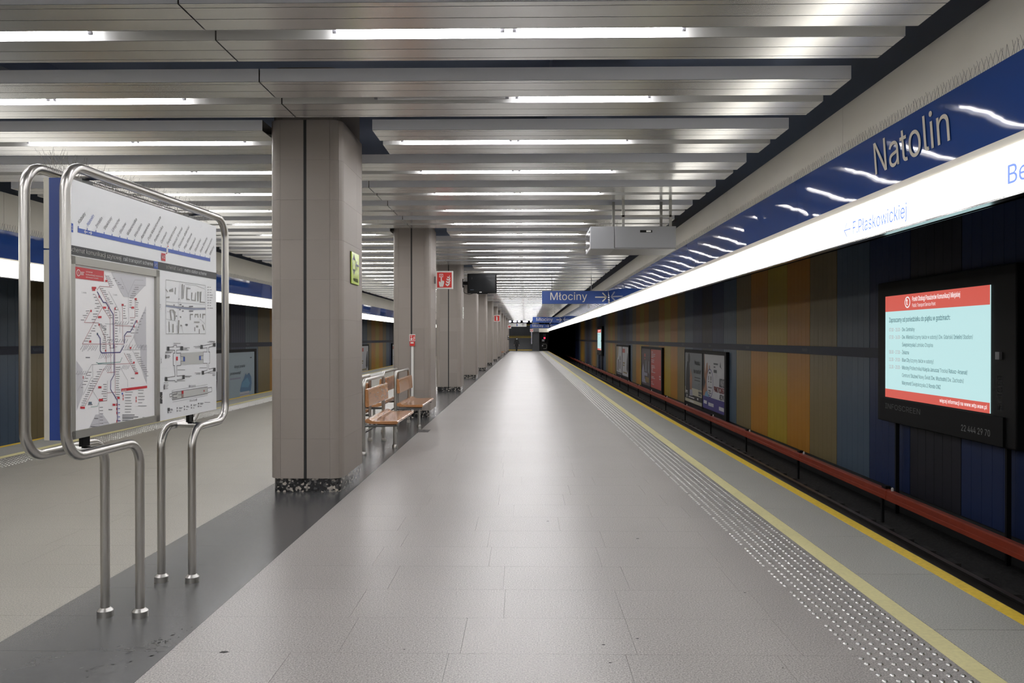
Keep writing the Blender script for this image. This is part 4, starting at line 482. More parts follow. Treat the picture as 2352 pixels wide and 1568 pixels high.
# ------------------------------------------------------------------ trackside walls
CODE = {'s': 'steel', 't': 'tan', 'o': 'orange', 'y': 'yellow', 'n': 'navy', 'k': 'ink'}
SEQ = 'stoyotsnkn' + 'stoyottoyot' + 'snkn' + 'stoyot' + 'snkn' + 'stoot' + 'snkn' + 'stoyotsnkn'   # coloured sheets from the first steel-blue one onwards
PRE = 'nknstoyotsnknstoyot'                                                                          # and back towards the viewer
def wall_panel(s, c):
    b = MB(); w = BAY; x0, x1 = (0.016, 0.06) if s > 0 else (-0.06, -0.016)
    b.box(x0, x1, 0.004, w - 0.004, -0.98, 4.05)
    for k in range(6):
        ya = 0.007 + k * (w - 0.014) / 6; yb = ya + (w - 0.014) / 6 - 0.006
        b.box(min(0, x0), max(0, x0), ya, yb, -0.98, 4.05) if s > 0 else b.box(x1, 0, ya, yb, -0.98, 4.05)
    return b.mesh('wall_panel', 'wall_' + c)
for s, X, nm, ph in ((1, WR, 'wall_right', 14.87), (-1, WL, 'wall_left', 14.87 + BAY)):
    w = struct(MB().box(*( (X + .06, X + .30) if s > 0 else (X - .30, X - .06)), YA, 101.0, -1.38, 4.4).build(nm, 'black_gap'))
    ms = {q: wall_panel(s, c) for q, c in CODE.items()}
    k = -17
    while ph + k * BAY < 100.5:
        link('wall_panel', ms[SEQ[k] if 0 <= k < len(SEQ) else (PRE[(-k - 1) % len(PRE)] if k < 0 else 'n')], w, (X, ph + k * BAY, 0)); k += 1
    xa, xb = (X - .03, X + .01) if s > 0 else (X - .01, X + .03)
    MB().box(xa, xb, YA, 100.6, 1.24, 1.42).build('wall_stripe', 'wall_stripe', w)
    fc = Face((X - .03, 0, 0), (0, 1, 0), (0, 0, 1)) if s < 0 else Face((X - .03, 0, 0), (0, -1, 0), (0, 0, 1))
    if s < 0: fc = Face((X + .03, 0, 0), (0, 1, 0), (0, 0, 1))
    b = MB()
    for q in range(8):
        y = 18.2 + q * 3 * BAY
        add_text(b, fc, 'Natolin', -y if s > 0 else y, 1.30, 0.075, align='C')
    b.build('stripe_lettering', 'stripe_letter', w)

# ------------------------------------------------------------------ ceiling
ceil = struct(MB().box(WL - .3, WR + .3, YA, 101, 4.40, 4.6).build('ceiling', 'slab_dark'))
for x in (-5.2, 0.6):                              # ducts in the void above the panels
    MB().box(x - .35, x + .35, YA, 98, 4.12, 4.40).build('service_duct', 'slab_dark', ceil)
SLATS = [(0.068, 0.244), (0.253, 0.428), (0.628, 0.814), (0.823, 1.002)]
def panel_meshes(x0, x1):
    b = MB(); h = 0.11
    b.box(x0, x1, 0, .06, 0, .003).box(x0, x1, 1.01, 1.06, 0, .003).box(x0, x1, 1.057, 1.06, .003, h).box(x0, x1, .003, 1.057, h - .004, h)
    body = b.mesh('panel_trim', 'ceiling_metal')
    f = MB().box(x0, x1, 0, .003, .003, h).mesh('panel_fascia', 'ceiling_fascia')
    ch = MB().box(x0, x1, .435, .438, 0, .07).box(x0, x1, .617, .620, 0, .07).box(x0, x1, .438, .617, .067, .07).mesh('light_channel', 'channel_white')
    sl = [MB().box(x0, x1, a, c, 0, .004).mesh('slat', 'ceiling_metal') for a, c in SLATS]
    b = MB()
    for a, c in SLATS: b.box(x0, x1, a, c, 0, .004)
    return body, f, ch, sl, b.mesh('slats', 'ceiling_metal')
XC0, XC1 = -7.30, 2.67
VAR = {'L': panel_meshes(XC0, -2.209), 'R': panel_meshes(-2.197, XC1), 'l': panel_meshes(XC0, -2.69), 'r': panel_meshes(-1.56, XC1)}
I0, I1 = -12, 57
for i in range(I0, I1 + 1):
    y = BAY0 + BAY * i; cut = (i >= 0 and i % 5 == 0)
    for key in ('lr' if cut else 'LR'):
        body, f, ch, sl, sall = VAR[key]
        p = link('ceiling_panel', body, ceil, (0, y, ZC))
        link('panel_fascia', f, p); link('light_channel', ch, p)
        if -2 <= i <= 4:
            for q in sl: link('slat', q, p)
        else: link('slats', sall, p)
# fluorescent tubes
R_T = 0.019
def tube_mesh(x0, x1, m):
    b = MB().tube([(x0 + .03, 0, 0), (x1 - .03, 0, 0)], R_T, 10); return b.mesh('glass_tube', m, True)
caps = MB().tube([(-.03, 0, 0), (.0, 0, 0)], .014, 8).box(-.012, .006, -.008, .008, 0, .048).mesh('end_cap', 'cap_grey')
TX = [('right side', 'pillar end', -1.345, -0.145), ('right side', 'track end', -0.085, 1.115), ('left side', 'track end', -5.45, -4.275), ('left side', 'pillar end', -4.235, -3.045)]
TENS = {1: 'twent', 2: 'thirt', 3: 'fort', 4: 'fift', 5: 'sixt'}
def ordinal(n):                                     # 0 -> first
    n += 1
    if n <= 12: return ORD[n - 1]
    if n < 20: return {13: 'thirteenth', 14: 'fourteenth', 15: 'fifteenth', 16: 'sixteenth', 17: 'seventeenth', 18: 'eighteenth', 19: 'nineteenth'}[n]
    t = TENS[n // 10 - 1]
    return t + 'ieth' if n % 10 == 0 else t + 'y-' + ORD[n % 10 - 1]
tm = [tube_mesh(a, b, 'tube_light') for _, _, a, b in TX]; toff = tube_mesh(TX[0][2], TX[0][3], 'tube_off')
for i in range(I0, I1 + 1):
    y = BAY0 + BAY * i + 0.532; n = i + 2
    for q, (side, which, a, b) in enumerate(TX):
        off = (i == -1 and q == 0)
        if n < 0: lab, grp = f'lit fluorescent tube, {ordinal(-n - 1)} ceiling row behind the viewer, {side}, {which}', 'ceiling tubes behind the viewer'
        elif off: lab, grp = 'unlit grey fluorescent tube, second ceiling row, right side, pillar end', 'ceiling tubes'
        else: lab, grp = f'lit fluorescent tube, {ordinal(n)} ceiling row from the viewer, {side}, {which}', 'ceiling tubes'
        t = thing('fluorescent_tube', lab, 'tube light', (0, y, ZC + 0.0235), 0, grp)
        link('glass_tube', toff if off else tm[q], t)
        if n < 12:
            link('end_cap', caps, t, (a + .03, 0, 0)); c = link('end_cap', caps, t, (b - .03, 0, 0)); c.rotation_euler = (0, 0, math.pi)

# ------------------------------------------------------------------ name band over each platform edge
def fascia(s, xf, z, side, words):
    zb, zl, zt, zu, zc = z                   # box bottom, diffuser top, lip top / blue bottom, blue top, cream top
    def bx(b, d0, d1, y0, y1, z0, z1): return b.box(*((xf + d0, xf + d1) if s > 0 else (xf - d1, xf - d0)), y0, y1, z0, z1)
    fc = Face((xf, 0, 0), (0, -1, 0), (0, 0, 1)) if s > 0 else Face((xf, 0, 0), (0, 1, 0), (0, 0, 1))
    tr = struct(bx(MB(), .07, .11, YA, YB, zb, zc - .005).build('trim_1' if s > 0 else 'trim_2', 'black_gap'))
    def pieces(name, m, d0, d1, z0, z1, start, step, g, par):
        me = bx(MB(), d0, d1, g, step - g, z0, z1).mesh(name, m); y = start
        while y < YA: y += step
        while y < YB - .5:
            last = min(step, YB - y)
            if last < step: bx(MB(), d0, d1, g, last - g, z0, z1).build(name, m, par, loc=(0, y, 0))
            else: link(name, me, par, (0, y, 0))
            y += step
    pieces('cream_panel', 'cream_panel', .05, .07, zu, zc, 7.65 - 5 * 4.33, 4.33, .004, tr)
    bd = thing('station_name_band', f'glossy dark blue station name band above the {side} track edge', 'sign band')
    prof = [(0.0, zt)]; NS = 8; dz = (zu - zt) / NS                 # slightly bowed sheet, leaning out towards its top
    for k in range(NS): prof.append((prof[-1][0] - math.tan(math.radians(1.2 + 6.2 * (k + .5) / NS)) * dz, prof[-1][1] + dz))
    TOP = prof[-1][0]
    def bandmesh(l):
        pr = prof + [(.068, zu), (.068, zt)]
        return MB().prism_y([(xf + s * (q + .015), zz) for q, zz in (pr[::-1] if s > 0 else pr)], .002, l - .002)
    y = 8.78 - 4 * 4.97; me = bandmesh(4.97).mesh('band_panel', 'band_blue', True)
    while y < YB - .5:
        if YB - y < 4.97: bandmesh(YB - y).build('band_panel', 'band_blue', bd, True, loc=(0, y, 0))
        else: link('band_panel', me, bd, (0, y, 0))
        y += 4.97
    lb = thing('light_box', f'glowing white light box strip under the blue band at the {side} track', 'light box')
    pieces('box_lip', 'cream_panel', .012, .068, zl, zt, 7.67 - 5 * 4.28, 4.28, .001, lb)
    pieces('diffuser', 'diffuser', .004, .060, zb + .012, zl, 7.67 - 5 * 4.28, 4.28, .0015, lb)
    bx(MB(), 0, .112, YA, YB, zb, zb + .012).build('bottom_trim', 'mirror_trim', lb)
    fb = Face((xf + s * .015, 0, zt), fc.u, Vector((s * TOP, 0, zu - zt)))
    return bd, lb, fc, tr, fb
bdR, lbR, fcR, trR, fbR = fascia(1, 2.96, (2.463, 2.778, 2.839, 3.306, 3.785), 'right', 1)
bdL, lbL, fcL, trL, fbL = fascia(-1, -7.82, (2.505, 2.775, 2.80, 3.215, 3.80), 'left', 1)
text(bdR, 'lettering', 'letter_cream', fbR, 'Natolin', -6.83, .141, 0.262, width=1.19)
text(bdR, 'lettering', 'letter_cream', fbR, 'Natolin', -37.9, .141, 0.262, width=1.19)
b = MB(); fd = Face(fcR.o + Vector((.004, 0, 0)), fcR.u, fcR.v)
add_text(b, fd, 'F.Płaskowickiej', -7.30, 2.537, 0.115, width=1.03, bold=.010)
add_text(b, fd, 'Belgradzka', -4.97, 2.543, 0.115, width=0.92, bold=.010)
for pl in arrow(-7.42, 2.595, .14, .13, .014, -1): b.quad(*[fd.p(x, y, .002) for x, y in pl])
b.build('lettering', 'diffuser_letter', lbR)
# anti-bird spikes along the ledges
def spikes(name, label, pts, h, lean, r=0.0011, parent=None):
    b = MB(); q = random.Random(4)
    for P in pts:
        for l in lean:
            a = Vector(P); e = a + Vector(l) + Vector((q.uniform(-.006, .006), q.uniform(-.012, .012), h * q.uniform(.92, 1.05)))
            b.tube([a, e], r, 3, caps=False)
    return tag(b.build(name, 'wire'), label, 'bird spikes', kind='stuff')
spikes('bird_spikes', 'row of thin wire bird spikes on the right blue band', [(2.99, 2.6 + .052 * k, 3.309) for k in range(800)], .105, [(-.022, .012, 0), (.0, -.035, 0)])
spikes('bird_spikes', 'row of thin wire bird spikes on the left blue band', [(-7.85, 6.0 + .06 * k, 3.218) for k in range(520)], .105, [(.02, .015, 0), (.0, -.03, 0)])

# ------------------------------------------------------------------ pillars
PX, PA, PB, PRD = -2.275, 0.3765, 0.58, 0.12
def arc(cx, cy, r, a0, a1, n): return [(cx + r * math.cos(math.radians(a0 + (a1 - a0) * k / n)), cy + r * math.sin(math.radians(a0 + (a1 - a0) * k / n))) for k in range(n + 1)]
def rrect(a, b, r, n=6):
    return arc(a - r, -b + r, r, -90, 0, n) + arc(a - r, b - r, r, 0, 90, n) + arc(-a + r, b - r, r, 90, 180, n) + arc(-a + r, -b + r, r, 180, 270, n)
def shrink(pts, d): 
    out = []
    for i, p in enumerate(pts):
        a = Vector(pts[max(i - 1, 0)]); b = Vector(pts[min(i + 1, len(pts) - 1)]); t = (b - a).normalized(); out.append((p[0] - t.y * d, p[1] + t.x * d))
    return out
a, b_, r_ = PA, PB, PRD; e = 0.0007
PIECES = [[(-a + r_ + e, -b_), (-.0155, -b_)], [(.0155, -b_), (a - r_ - e, -b_)],
          arc(a - r_, -b_ + r_, r_, -89.3, -45.5, 3), arc(a - r_, -b_ + r_, r_, -44.5, -.7, 3), [(a, -b_ + r_ + e), (a, .18 - e)], [(a, .18 + e), (a, b_ - r_ - e)],
          arc(a - r_, b_ - r_, r_, .7, 44.5, 3), arc(a - r_, b_ - r_, r_, 45.5, 89.3, 3), [(a - r_ - e, b_), (.0155, b_)], [(-.0155, b_), (-a + r_ + e, b_)],
          arc(-a + r_, b_ - r_, r_, 90.7, 134.5, 3), arc(-a + r_, b_ - r_, r_, 135.5, 179.3, 3), [(-a, b_ - r_ - e), (-a, -.18 + e)], [(-a, -.18 - e), (-a, -b_ + r_ + e)],
          arc(-a + r_, -b_ + r_, r_, 180.7, 224.5, 3), arc(-a + r_, -b_ + r_, r_, 225.5, 269.3, 3)]
TH = 0.412
tile_me = [MB().prism(p + shrink(p, 0.02)[::-1], e, TH - e).mesh('cladding_tile', 'pillar_tile', True) for p in PIECES]
clad = MB()
for k in range(9): clad.prism(rrect(PA, PB, PRD, 4), .145 + k * TH + e, .145 + (k + 1) * TH - e)
clad_me = clad.mesh('cladding', 'pillar_tile', True)
core_me = MB().prism(rrect(PA - .006, PB - .006, PRD, 4), .146, 3.855).prism(rrect(PA - .02, PB - .02, PRD, 4), 3.855, 4.4).mesh('core', 'pillar_joint')
slot_me = MB().box(-.0148, .0148, -PB + .001, -PB + .012, .147, 3.853).mesh('front_groove', 'black_gap')
slotb_me = MB().box(-.0148, .0148, PB - .012, PB - .001, .147, 3.853).mesh('rear_groove', 'black_gap')
pl_me = MB().prism(rrect(PA - .028, PB - .028, .09, 5), 0, .145).mesh('plinth', 'terrazzo_black', True)
NP = ['nearest grey tiled pillar, beside the map board', 'second grey tiled pillar, with a fire alarm push button', 'third grey tiled pillar, carrying the black monitor', 'fourth grey tiled pillar from the viewer, behind the black monitor',
      'fifth grey tiled pillar from the viewer', 'sixth grey tiled pillar, with the red fire extinguisher sign', 'seventh grey tiled pillar from the viewer', 'eighth grey tiled pillar, just before the far benches',
      'ninth grey tiled pillar, just beyond the far benches', 'tenth grey tiled pillar from the viewer', 'eleventh grey tiled pillar, with the heart sign', 'farthest grey tiled pillar, next to the stairs']
for n in range(12):
    p = thing('pillar', NP[n], 'pillar', (PX, PIL0 + PB + PIL * n, 0), 0, 'pillars along the platform')
    link('core', core_me, p); link('front_groove', slot_me, p); link('rear_groove', slotb_me, p); link('plinth', pl_me, p)
    if n < 3:
        for k in range(9):
            for q in tile_me: link('cladding_tile', q, p, (0, 0, .145 + k * TH))
    else: link('cladding', clad_me, p)

# ------------------------------------------------------------------ map board in its steel tube stand
bd = thing('information_board', 'metro map board in a bent steel tube stand on the dark strip', 'map board', (-2.3, 4.89, 0), -0.0375)
TR = 0.0255
for x in (-0.103, 0.103):
    loop = fillet([(x, -.33, .05), (x, -.33, 1.01), (x, -1.025, 1.01), (x, -1.025, 2.45), (x, .865, 2.45), (x, .865, 1.01), (x, .33, 1.01), (x, .33, .05)], .135, 8)
    lp = MB().tube(loop, TR, 16).build('tube_loop', 'steel', bd, True)
    for y in (-.33, .33):
        MB().lathe([(.044, 0), (.044, .036), (.028, .052)], (x, y, 0), 24).build('foot_collar', 'steel', lp, True)
for y in (-.70, .52):
    MB().tube([(-.103, y, 2.45), (.103, y, 2.45)], .02, 12).build('cross_tube', 'steel', bd, True)
    MB().tube([(-.103, y, 1.01), (.103, y, 1.01)], .02, 12).build('cross_tube', 'steel', bd, True)
    MB().box(-.012, .012, y - .03, y + .03, 1.03, 1.10).build('clamp', 'black_plastic', bd); MB().box(-.02, .02, y - .05, y + .05, 2.385, 2.432).build('clamp', 'steel_dark', bd)
MB().box(.005, .075, -1.0, .715, 1.098, 2.385).build('core_panel', 'board_blue', bd)
MB().box(-.0225, .005, -1.0, .715, 2.04, 2.385).build('rear_case', 'board_beige', bd); MB().box(-.0225, .005, -1.0, .715, 1.098, 2.032).build('rear_case', 'board_beige', bd)
fr = Face((.100, 0, 0), (0, 1, 0), (0, 0, 1))
MB().box(.075, .0985, -1.0, .722, 1.098, 2.385).build('front_panel', 'print_panel', bd)
MB().box(.0985, .0995, -.98, -.115, 1.105, 2.005).build('map_paper', 'print_white', bd)
fb = MB(); w = .040
for (s0, z0, s1, z1) in ((-1.0, 1.100, -.113, 1.100 + w), (-1.0, 2.005 - w, -.113, 2.005), (-1.0, 1.10, -1.0 + w, 2.005), (-.113 - w, 1.10, -.113, 2.005)): fb.box(.0985, .113, s0, s1, z0, z1)
fb.build('poster_frame', 'frame_silver', bd)
flat(bd, 'header_strip', 'ink_dark', fr, [rect(-1.0, 2.012, .722, 2.058)], .0002)
KEY = {'metro': 'print_metro', 'route': 'print_route', 'grey': 'print_line', 'blue': 'print_blue', 'teal': 'print_teal', 'ink': 'ink', 'slate': 'print_slate', 'red': 'print_red', 'steel': 'print_steel', 'white': 'sign_white', 'dark': 'ink_dark', 'zone': 'print_zone', 'bldg': 'print_building', 'pale': 'print_pale', 'pink': 'print_pink'}
lay = {}
for c, pts in BP: flat(bd, {'zone': 'map_zone', 'bldg': 'map_building', 'red': 'map_heading'}.get(c, 'map_area'), KEY[c], fr, [pts], .0006 if c != 'red' else .0012)
for c, w, pts in BL:
    if c == 'blue': c = 'metro'; w *= .68
    lay.setdefault((c, .0014 if c == 'metro' else .0010), []).extend(stroke(pts, w))
for c, p0, p1, h in BT:
    lay.setdefault((c, .0018 if c in ('red', 'white', 'dark') else .0010), []).append([(p0[0], p0[1] - h/2), (p1[0], p1[1] - h/2), (p1[0], p1[1] + h/2), (p0[0], p0[1] + h/2)])
for (c, off), pl in lay.items(): flat(bd, 'map_print', KEY[c], fr, pl, off)
# line diagram across the top
pl = [rect(-.918, 2.128, .62, 2.150)]; ST = ['Kabaty', 'Natolin', 'Imielin', 'Stokłosy', 'Ursynów', 'Służew', 'Wilanowska', 'Wierzbno', 'Racławicka', 'Pole Mokotowskie', 'Politechnika', 'Centrum', 'Świętokrzyska', 'Ratusz Arsenał', 'Dworzec Gdański', 'Plac Wilsona', 'Marymont', 'Słodowiec', 'Stare Bielany', 'Wawrzyszew', 'Młociny']
DX = (0.615 + 0.913) / 20
for k, sname in enumerate(ST):
    s = -.913 + DX * k; pl.append(rect(s - .003, 2.150, s + .003, 2.160))
    text(bd, 'station_name', 'print_blue' if k == 1 else 'ink_dark', fr, sname, s + .008, 2.170, .0185, ang=math.radians(47), off=.0008)
pl.append(rect(-.996, 2.122, -.957, 2.166)); flat(bd, 'line_diagram', 'print_blue', fr, pl, .0006)
text(bd, 'lettering', 'sign_white', fr, 'M1', -.993, 2.134, .02, width=.033, off=.0014, bold=.01)
flat(bd, 'arrows', 'sign_white', fr, arrow(-.85, 2.139, .026, .018, .004, -1) + arrow(-.812, 2.139, .026, .018, .004, 1), .0012)
flat(bd, 'interchange_mark', 'sign_white', fr, [rect(-.006, 2.126, .016, 2.152)], .0012)
flat(bd, 'line_badge', 'print_red', fr, [rect(-.069, 2.069, -.018, 2.115), [(.008, 2.160), (.022, 2.160), (.016, 2.172)], [(-.012, 2.112), (.004, 2.118), (-.006, 2.126)]], .0012)
text(bd, 'lettering', 'sign_white', fr, 'M2', -.064, 2.083, .02, width=.041, off=.0018, bold=.01)
hb = MB(); add_text(hb, fr, 'schemat komunikacji szynowej', -.985, 2.027, .0225, width=.465, off=.0010, bold=.006); add_text(hb, fr, 'schemat stacji', -.01, 2.027, .0225, width=.212, off=.0010, bold=.006); hb.build('lettering', 'sign_white', bd)
hb = MB(); add_text(hb, fr, 'rail transport scheme', -.495, 2.027, .0215, width=.325, off=.0010); add_text(hb, fr, 'metro station scheme', .235, 2.027, .0215, width=.323, off=.0010); hb.build('lettering', 'print_grey', bd)
flat(bd, 'line_badge', 'print_blue', fr, [rect(-.162, 2.014, -.112, 2.056)], .0012); text(bd, 'lettering', 'sign_white', fr, 'M1', -.156, 2.025, .02, width=.038, off=.0018, bold=.01)
hb = MB(); add_text(hb, fr, 'schemat', -.852, 1.934, .0075, width=.058, off=.002); add_text(hb, fr, 'komunikacji szynowej', -.852, 1.919, .0085, width=.152, off=.002); add_text(hb, fr, 'rail transport scheme', -.852, 1.907, .006, width=.11, off=.002)
add_text(hb, fr, 't', -.9215, 1.9185, .016, off=.002, bold=.02); add_text(hb, fr, 'legenda', -.516, 1.308, .009, off=.002)
for q in ring(-.916, 1.926, .013, .017, 20): hb.quad(*[fr.p(x, y, .002) for x, y in q])
hb.build('lettering', 'sign_white', bd)
hb = MB(); add_text(hb, fr, 'Kabaty', .325, 1.278, .015, width=.068, off=.001); add_text(hb, fr, 'Młociny', .304, 1.184, .015, width=.078, off=.001)
for q in arrow(.308, 1.286, .022, .018, .004, -1) + arrow(.396, 1.190, .026, .018, .004, 1): hb.quad(*[fr.p(x, y, .001) for x, y in q])
add_text(hb, fr, '0', -.095, 1.782, .022, off=.001); add_text(hb, fr, '-1', -.098, 1.452, .022, off=.001)
for s, z in ((-.887, 1.826), (-.60, 1.83), (-.53, 1.87), (-.40, 1.66)): add_text(hb, fr, '1 strefa', s, z, .008, off=.0016)
hb.build('lettering', 'ink', bd); text(bd, 'lettering', 'sign_white', fr, '-2', -.092, 1.229, .022, off=.003)
ws = [(-.20 + .012 * math.sin(k * 7.3), -1.0 + .021 * k, 2.40) for k in range(88)]
sp = MB(); q = random.Random(9)
for k in range(110):
    y = -1.0 + .0165 * k
    for sg in (-1, 1):
        a0 = Vector((0.0, y, 2.425)); sp.tube([a0, a0 + Vector((sg * q.uniform(.02, .06), q.uniform(-.04, .04), q.uniform(.08, .12)))], .0007, 3, caps=False)
tag(sp.build('bird_spike_wires', 'wire', bd), kind='stuff')

# ------------------------------------------------------------------ benches
def make_bench():
    t = empty('bench')
    fl_ = MB().tube(fillet([(0, .02, .04), (0, .02, 1.02), (0, 1.55, 1.02), (0, 1.55, .04)], .10, 6), .024, 12).build('frame_loop', 'steel', t, True)
    MB().tube([(.30, .10, .405), (.30, 1.50, .405)], .018, 10).build('seat_rail', 'steel_dark', t, True)
    MB().tube([(.30, .78, .405), (.30, .78, .03)], .024, 12).build('front_leg', 'steel', t, True)
    for y in (.10, 1.48): MB().tube([(0, y if y > 1 else .02, .40), (.44, y, .40)], .018, 10).build('seat_bracket', 'steel_dark', t, True)
    MB().tube([(0, .02, .30), (0, 1.55, .30)], .014, 8).build('rear_rail', 'steel_dark', t, True)
    for x, y in ((0, .02), (0, 1.55), (.30, .78)): MB().lathe([(.038, 0), (.038, .035), (.028, .05)], (x, y, 0), 14).build('foot_collar', 'steel', fl_, True)
    prof = [(.02, .478), (.025, .445), (.09, .430), (.40, .422), (.455, .425), (.47, .445), (.468, .462), (.455, .470), (.17, .462), (.12, .472), (.085, .497), (.04, .500)]
    s = MB().prism_y(prof, 0, 1.58).build('seat', 'wood', t); bv(s, .007)
    bk = [(.026, .665), (.040, .655), (.075, .662), (.078, .68), (.062, .885), (.052, .905), (.030, .905), (.020, .89)]
    s = MB().prism_y(bk, 0, 1.54).build('backrest', 'wood', t); bv(s, .007)
    return t
def bv(o, w, seg=2):
    m = o.modifiers.new('bevel', 'BEVEL'); m.width = w; m.segments = seg; m.limit_method = 'ANGLE'; m.angle_limit = math.radians(40)
    return o
bench = make_bench(); first = True
for base, where in ((0, 'between the two nearest pillars'), (7, 'far past the eighth pillar')):
    for dy, nm in ((10.87, 'nearer'), (13.55, 'farther')):
        for rt in (0, 1):
            o = bench if first else copy_tree(bench); first = False
            y = dy + base * PIL
            o.location = (-2.20, y, 0) if rt == 0 else (-2.415, y + 1.58, 0); o.rotation_euler = (0, 0, 0 if rt == 0 else math.pi)
            tag(o, f'{nm} wooden steel-framed bench {where}, facing the {"right" if rt == 0 else "left"} track', 'bench', 'back-to-back benches')

# ------------------------------------------------------------------ signs fixed to pillars
def flag_sign(loc, w, h, name, label, cat, draw, grp=None):
    t = thing(name, label, cat, loc, 0, grp)                 # flag sign sticking out of a pillar, faces the viewer
    cs = bv(MB().box(0, w, 0, .05, 0, h).build('case', 'sign_white', t), .006); MB().box(-.03, 0, .01, .04, h * .3, h * .7).build('bracket', 'steel_dark', t)
    draw(cs, Face((0, 0, 0), (1, 0, 0), (0, 0, 1))); draw(cs, Face((w, .05, 0), (-1, 0, 0), (0, 0, 1)))
    return t
def draw_alarm(t, f, k=1.0):
    flat(t, 'red_field', 'fire_red', f, [rect(.030*k, .028*k, .335*k, .345*k)], .001)
    pc = [[(x*k, y*k) for x, y in ((.085,.045),(.155,.045),(.165,.08),(.178,.12),(.178,.165),(.166,.172),(.158,.160),(.152,.178),(.140,.176),(.132,.162),(.130,.236),(.118,.246),(.106,.236),(.104,.135),(.085,.158),(.066,.150),(.070,.10))]]
    for (x0, z0, h, l) in ((.205, .055, .10, .085), (.215, .115, .09, .085), (.225, .170, .08, .075), (.24, .220, .07, .05)):
        cv = [(x0, z0 + h*.35), (x0 + l*.45, z0), (x0 + l*.9, z0 + h*.25), (x0 + l*1.1, z0 + h*.7), (x0 + l*.95, z0 + h), (x0 + l*.85, z0 + h*.65), (x0 + l*.6, z0 + h*.42), (x0 + l*.35, z0 + h*.40), (x0 + l*.12, z0 + h*.65)]
        pc.append([(x*k, y*k) for x, y in cv])
    pc += [[(x*k, y*k) for x, y in r] for r in [rect(.075, .245, .155, .257), rect(.075, .302, .155, .314), rect(.075, .257, .087, .302), rect(.143, .257, .155, .302)]] + [circ(.115*k, .28*k, .013*k, 12)]
    flat(t, 'pictogram', 'sign_white', f, pc, .002)
def draw_ext(t, f):
    flat(t, 'red_field', 'fire_red', f, [rect(.028, .028, .332, .345)], .001)
    flat(t, 'pictogram', 'sign_white', f, [[(.14, .06), (.225, .06), (.225, .24), (.20, .27), (.165, .27), (.14, .24)], rect(.165, .27, .20, .30), [(.12, .27), (.20, .295), (.24, .31), (.12, .305)]], .002)
def draw_heart(t, f):
    flat(t, 'heart', 'fire_red', f, [[(.18, .05), (.30, .19), (.315, .26), (.285, .31), (.23, .31), (.18, .27), (.13, .31), (.075, .31), (.045, .26), (.06, .19)]], .001)
    flat(t, 'bolt', 'sign_white', f, [[(.20, .25), (.15, .17), (.18, .17), (.155, .09), (.215, .185), (.185, .185)]], .002)
flag_sign((-1.868, 16.72, 2.625), .363, .373, 'fire_alarm_sign', 'red and white fire alarm sign sticking out from the second pillar', 'sign', draw_alarm)
flag_sign((-1.868, 47.9, 2.59), .36, .373, 'fire_extinguisher_sign', 'red fire extinguisher sign sticking out from the sixth pillar', 'sign', draw_ext)
flag_sign((-1.868, 86.6, 2.62), .36, .373, 'defibrillator_sign', 'white sign with a red heart on a far pillar', 'sign', draw_heart)
t = thing('call_point', 'small red fire alarm push button with sign on the second pillar', 'fire alarm', (-2.255, 16.01, 1.44))
MB().box(-.06, .06, -.012, -.002, .10, .235).build('sign_plate', 'sign_white', t); f = Face((-.06, -.012, .10), (1, 0, 0), (0, 0, 1)); draw_alarm(t, f, .345)
bv(MB().box(-.05, .05, -.05, -.002, 0, .095).build('button_box', 'fire_red', t), .006); flat(t, 'button_label', 'sign_white', Face((0, -.05, 0), (1, 0, 0), (0, 0, 1)), [rect(-.03, .05, .03, .08)], .002)
MB().box(-.024, .024, -.028, -.002, -1.34, -.002).build('conduit', 'sign_white', t)
# lift sign on the side of the nearest pillar
def lift_sign(loc, nm, label, m):
    t = thing(nm, label, 'sign', loc)
    bv(MB().box(0, .012, 0, .385, 0, .345).build('plate', m, t), .002); MB().box(-.004, 0, -.004, .389, -.004, .349).build('backing', 'black_plastic', t)
    f = Face((.012, 0, 0), (0, 1, 0), (0, 0, 1))
    flat(t, 'pictogram', 'sign_ink', f, [[(.07, .285), (.115, .33), (.16, .285)], rect(.10, .265, .13, .29), [(.07, .135), (.16, .135), (.115, .095)], rect(.10, .13, .13, .155)] + stroke([(.055, .15), (.055, .272)], .018) + stroke([(.175, .15), (.175, .272)], .018) + stroke([(.055, .272), (.175, .272)], .018) + stroke([(.055, .15), (.175, .15)], .018), .001)
    flat(t, 'arrow', 'sign_ink', f, arrow(.285, .215, .13, .085, .026, -1), .001); text(t, 'lettering', 'sign_ink', f, 'winda', .08, .028, .048, width=.235, bold=.008)
    return t
lift_sign((-1.893, 8.67, 2.195), 'lift_sign', 'lime green lift sign on the side of the nearest pillar', 'sign_green')
lift_sign((-1.893, 8.67 + 2 * PIL, 2.195), 'lift_sign', 'pale plate sign on the side of the third pillar', 'sign_white')
t = thing('intercom', 'small dark help point box on the eleventh pillar', 'intercom', (-1.898, 86.35, 1.40))
bv(MB().box(0, .18, 0, .25, 0, .50).build('case', 'black_plastic', t), .01); MB().box(.05, .16, -.012, 0, .30, .46).build('handset', 'sign_white', t); MB().box(.02, .16, -.008, 0, .06, .24).build('keypad', 'steel_dark', t)
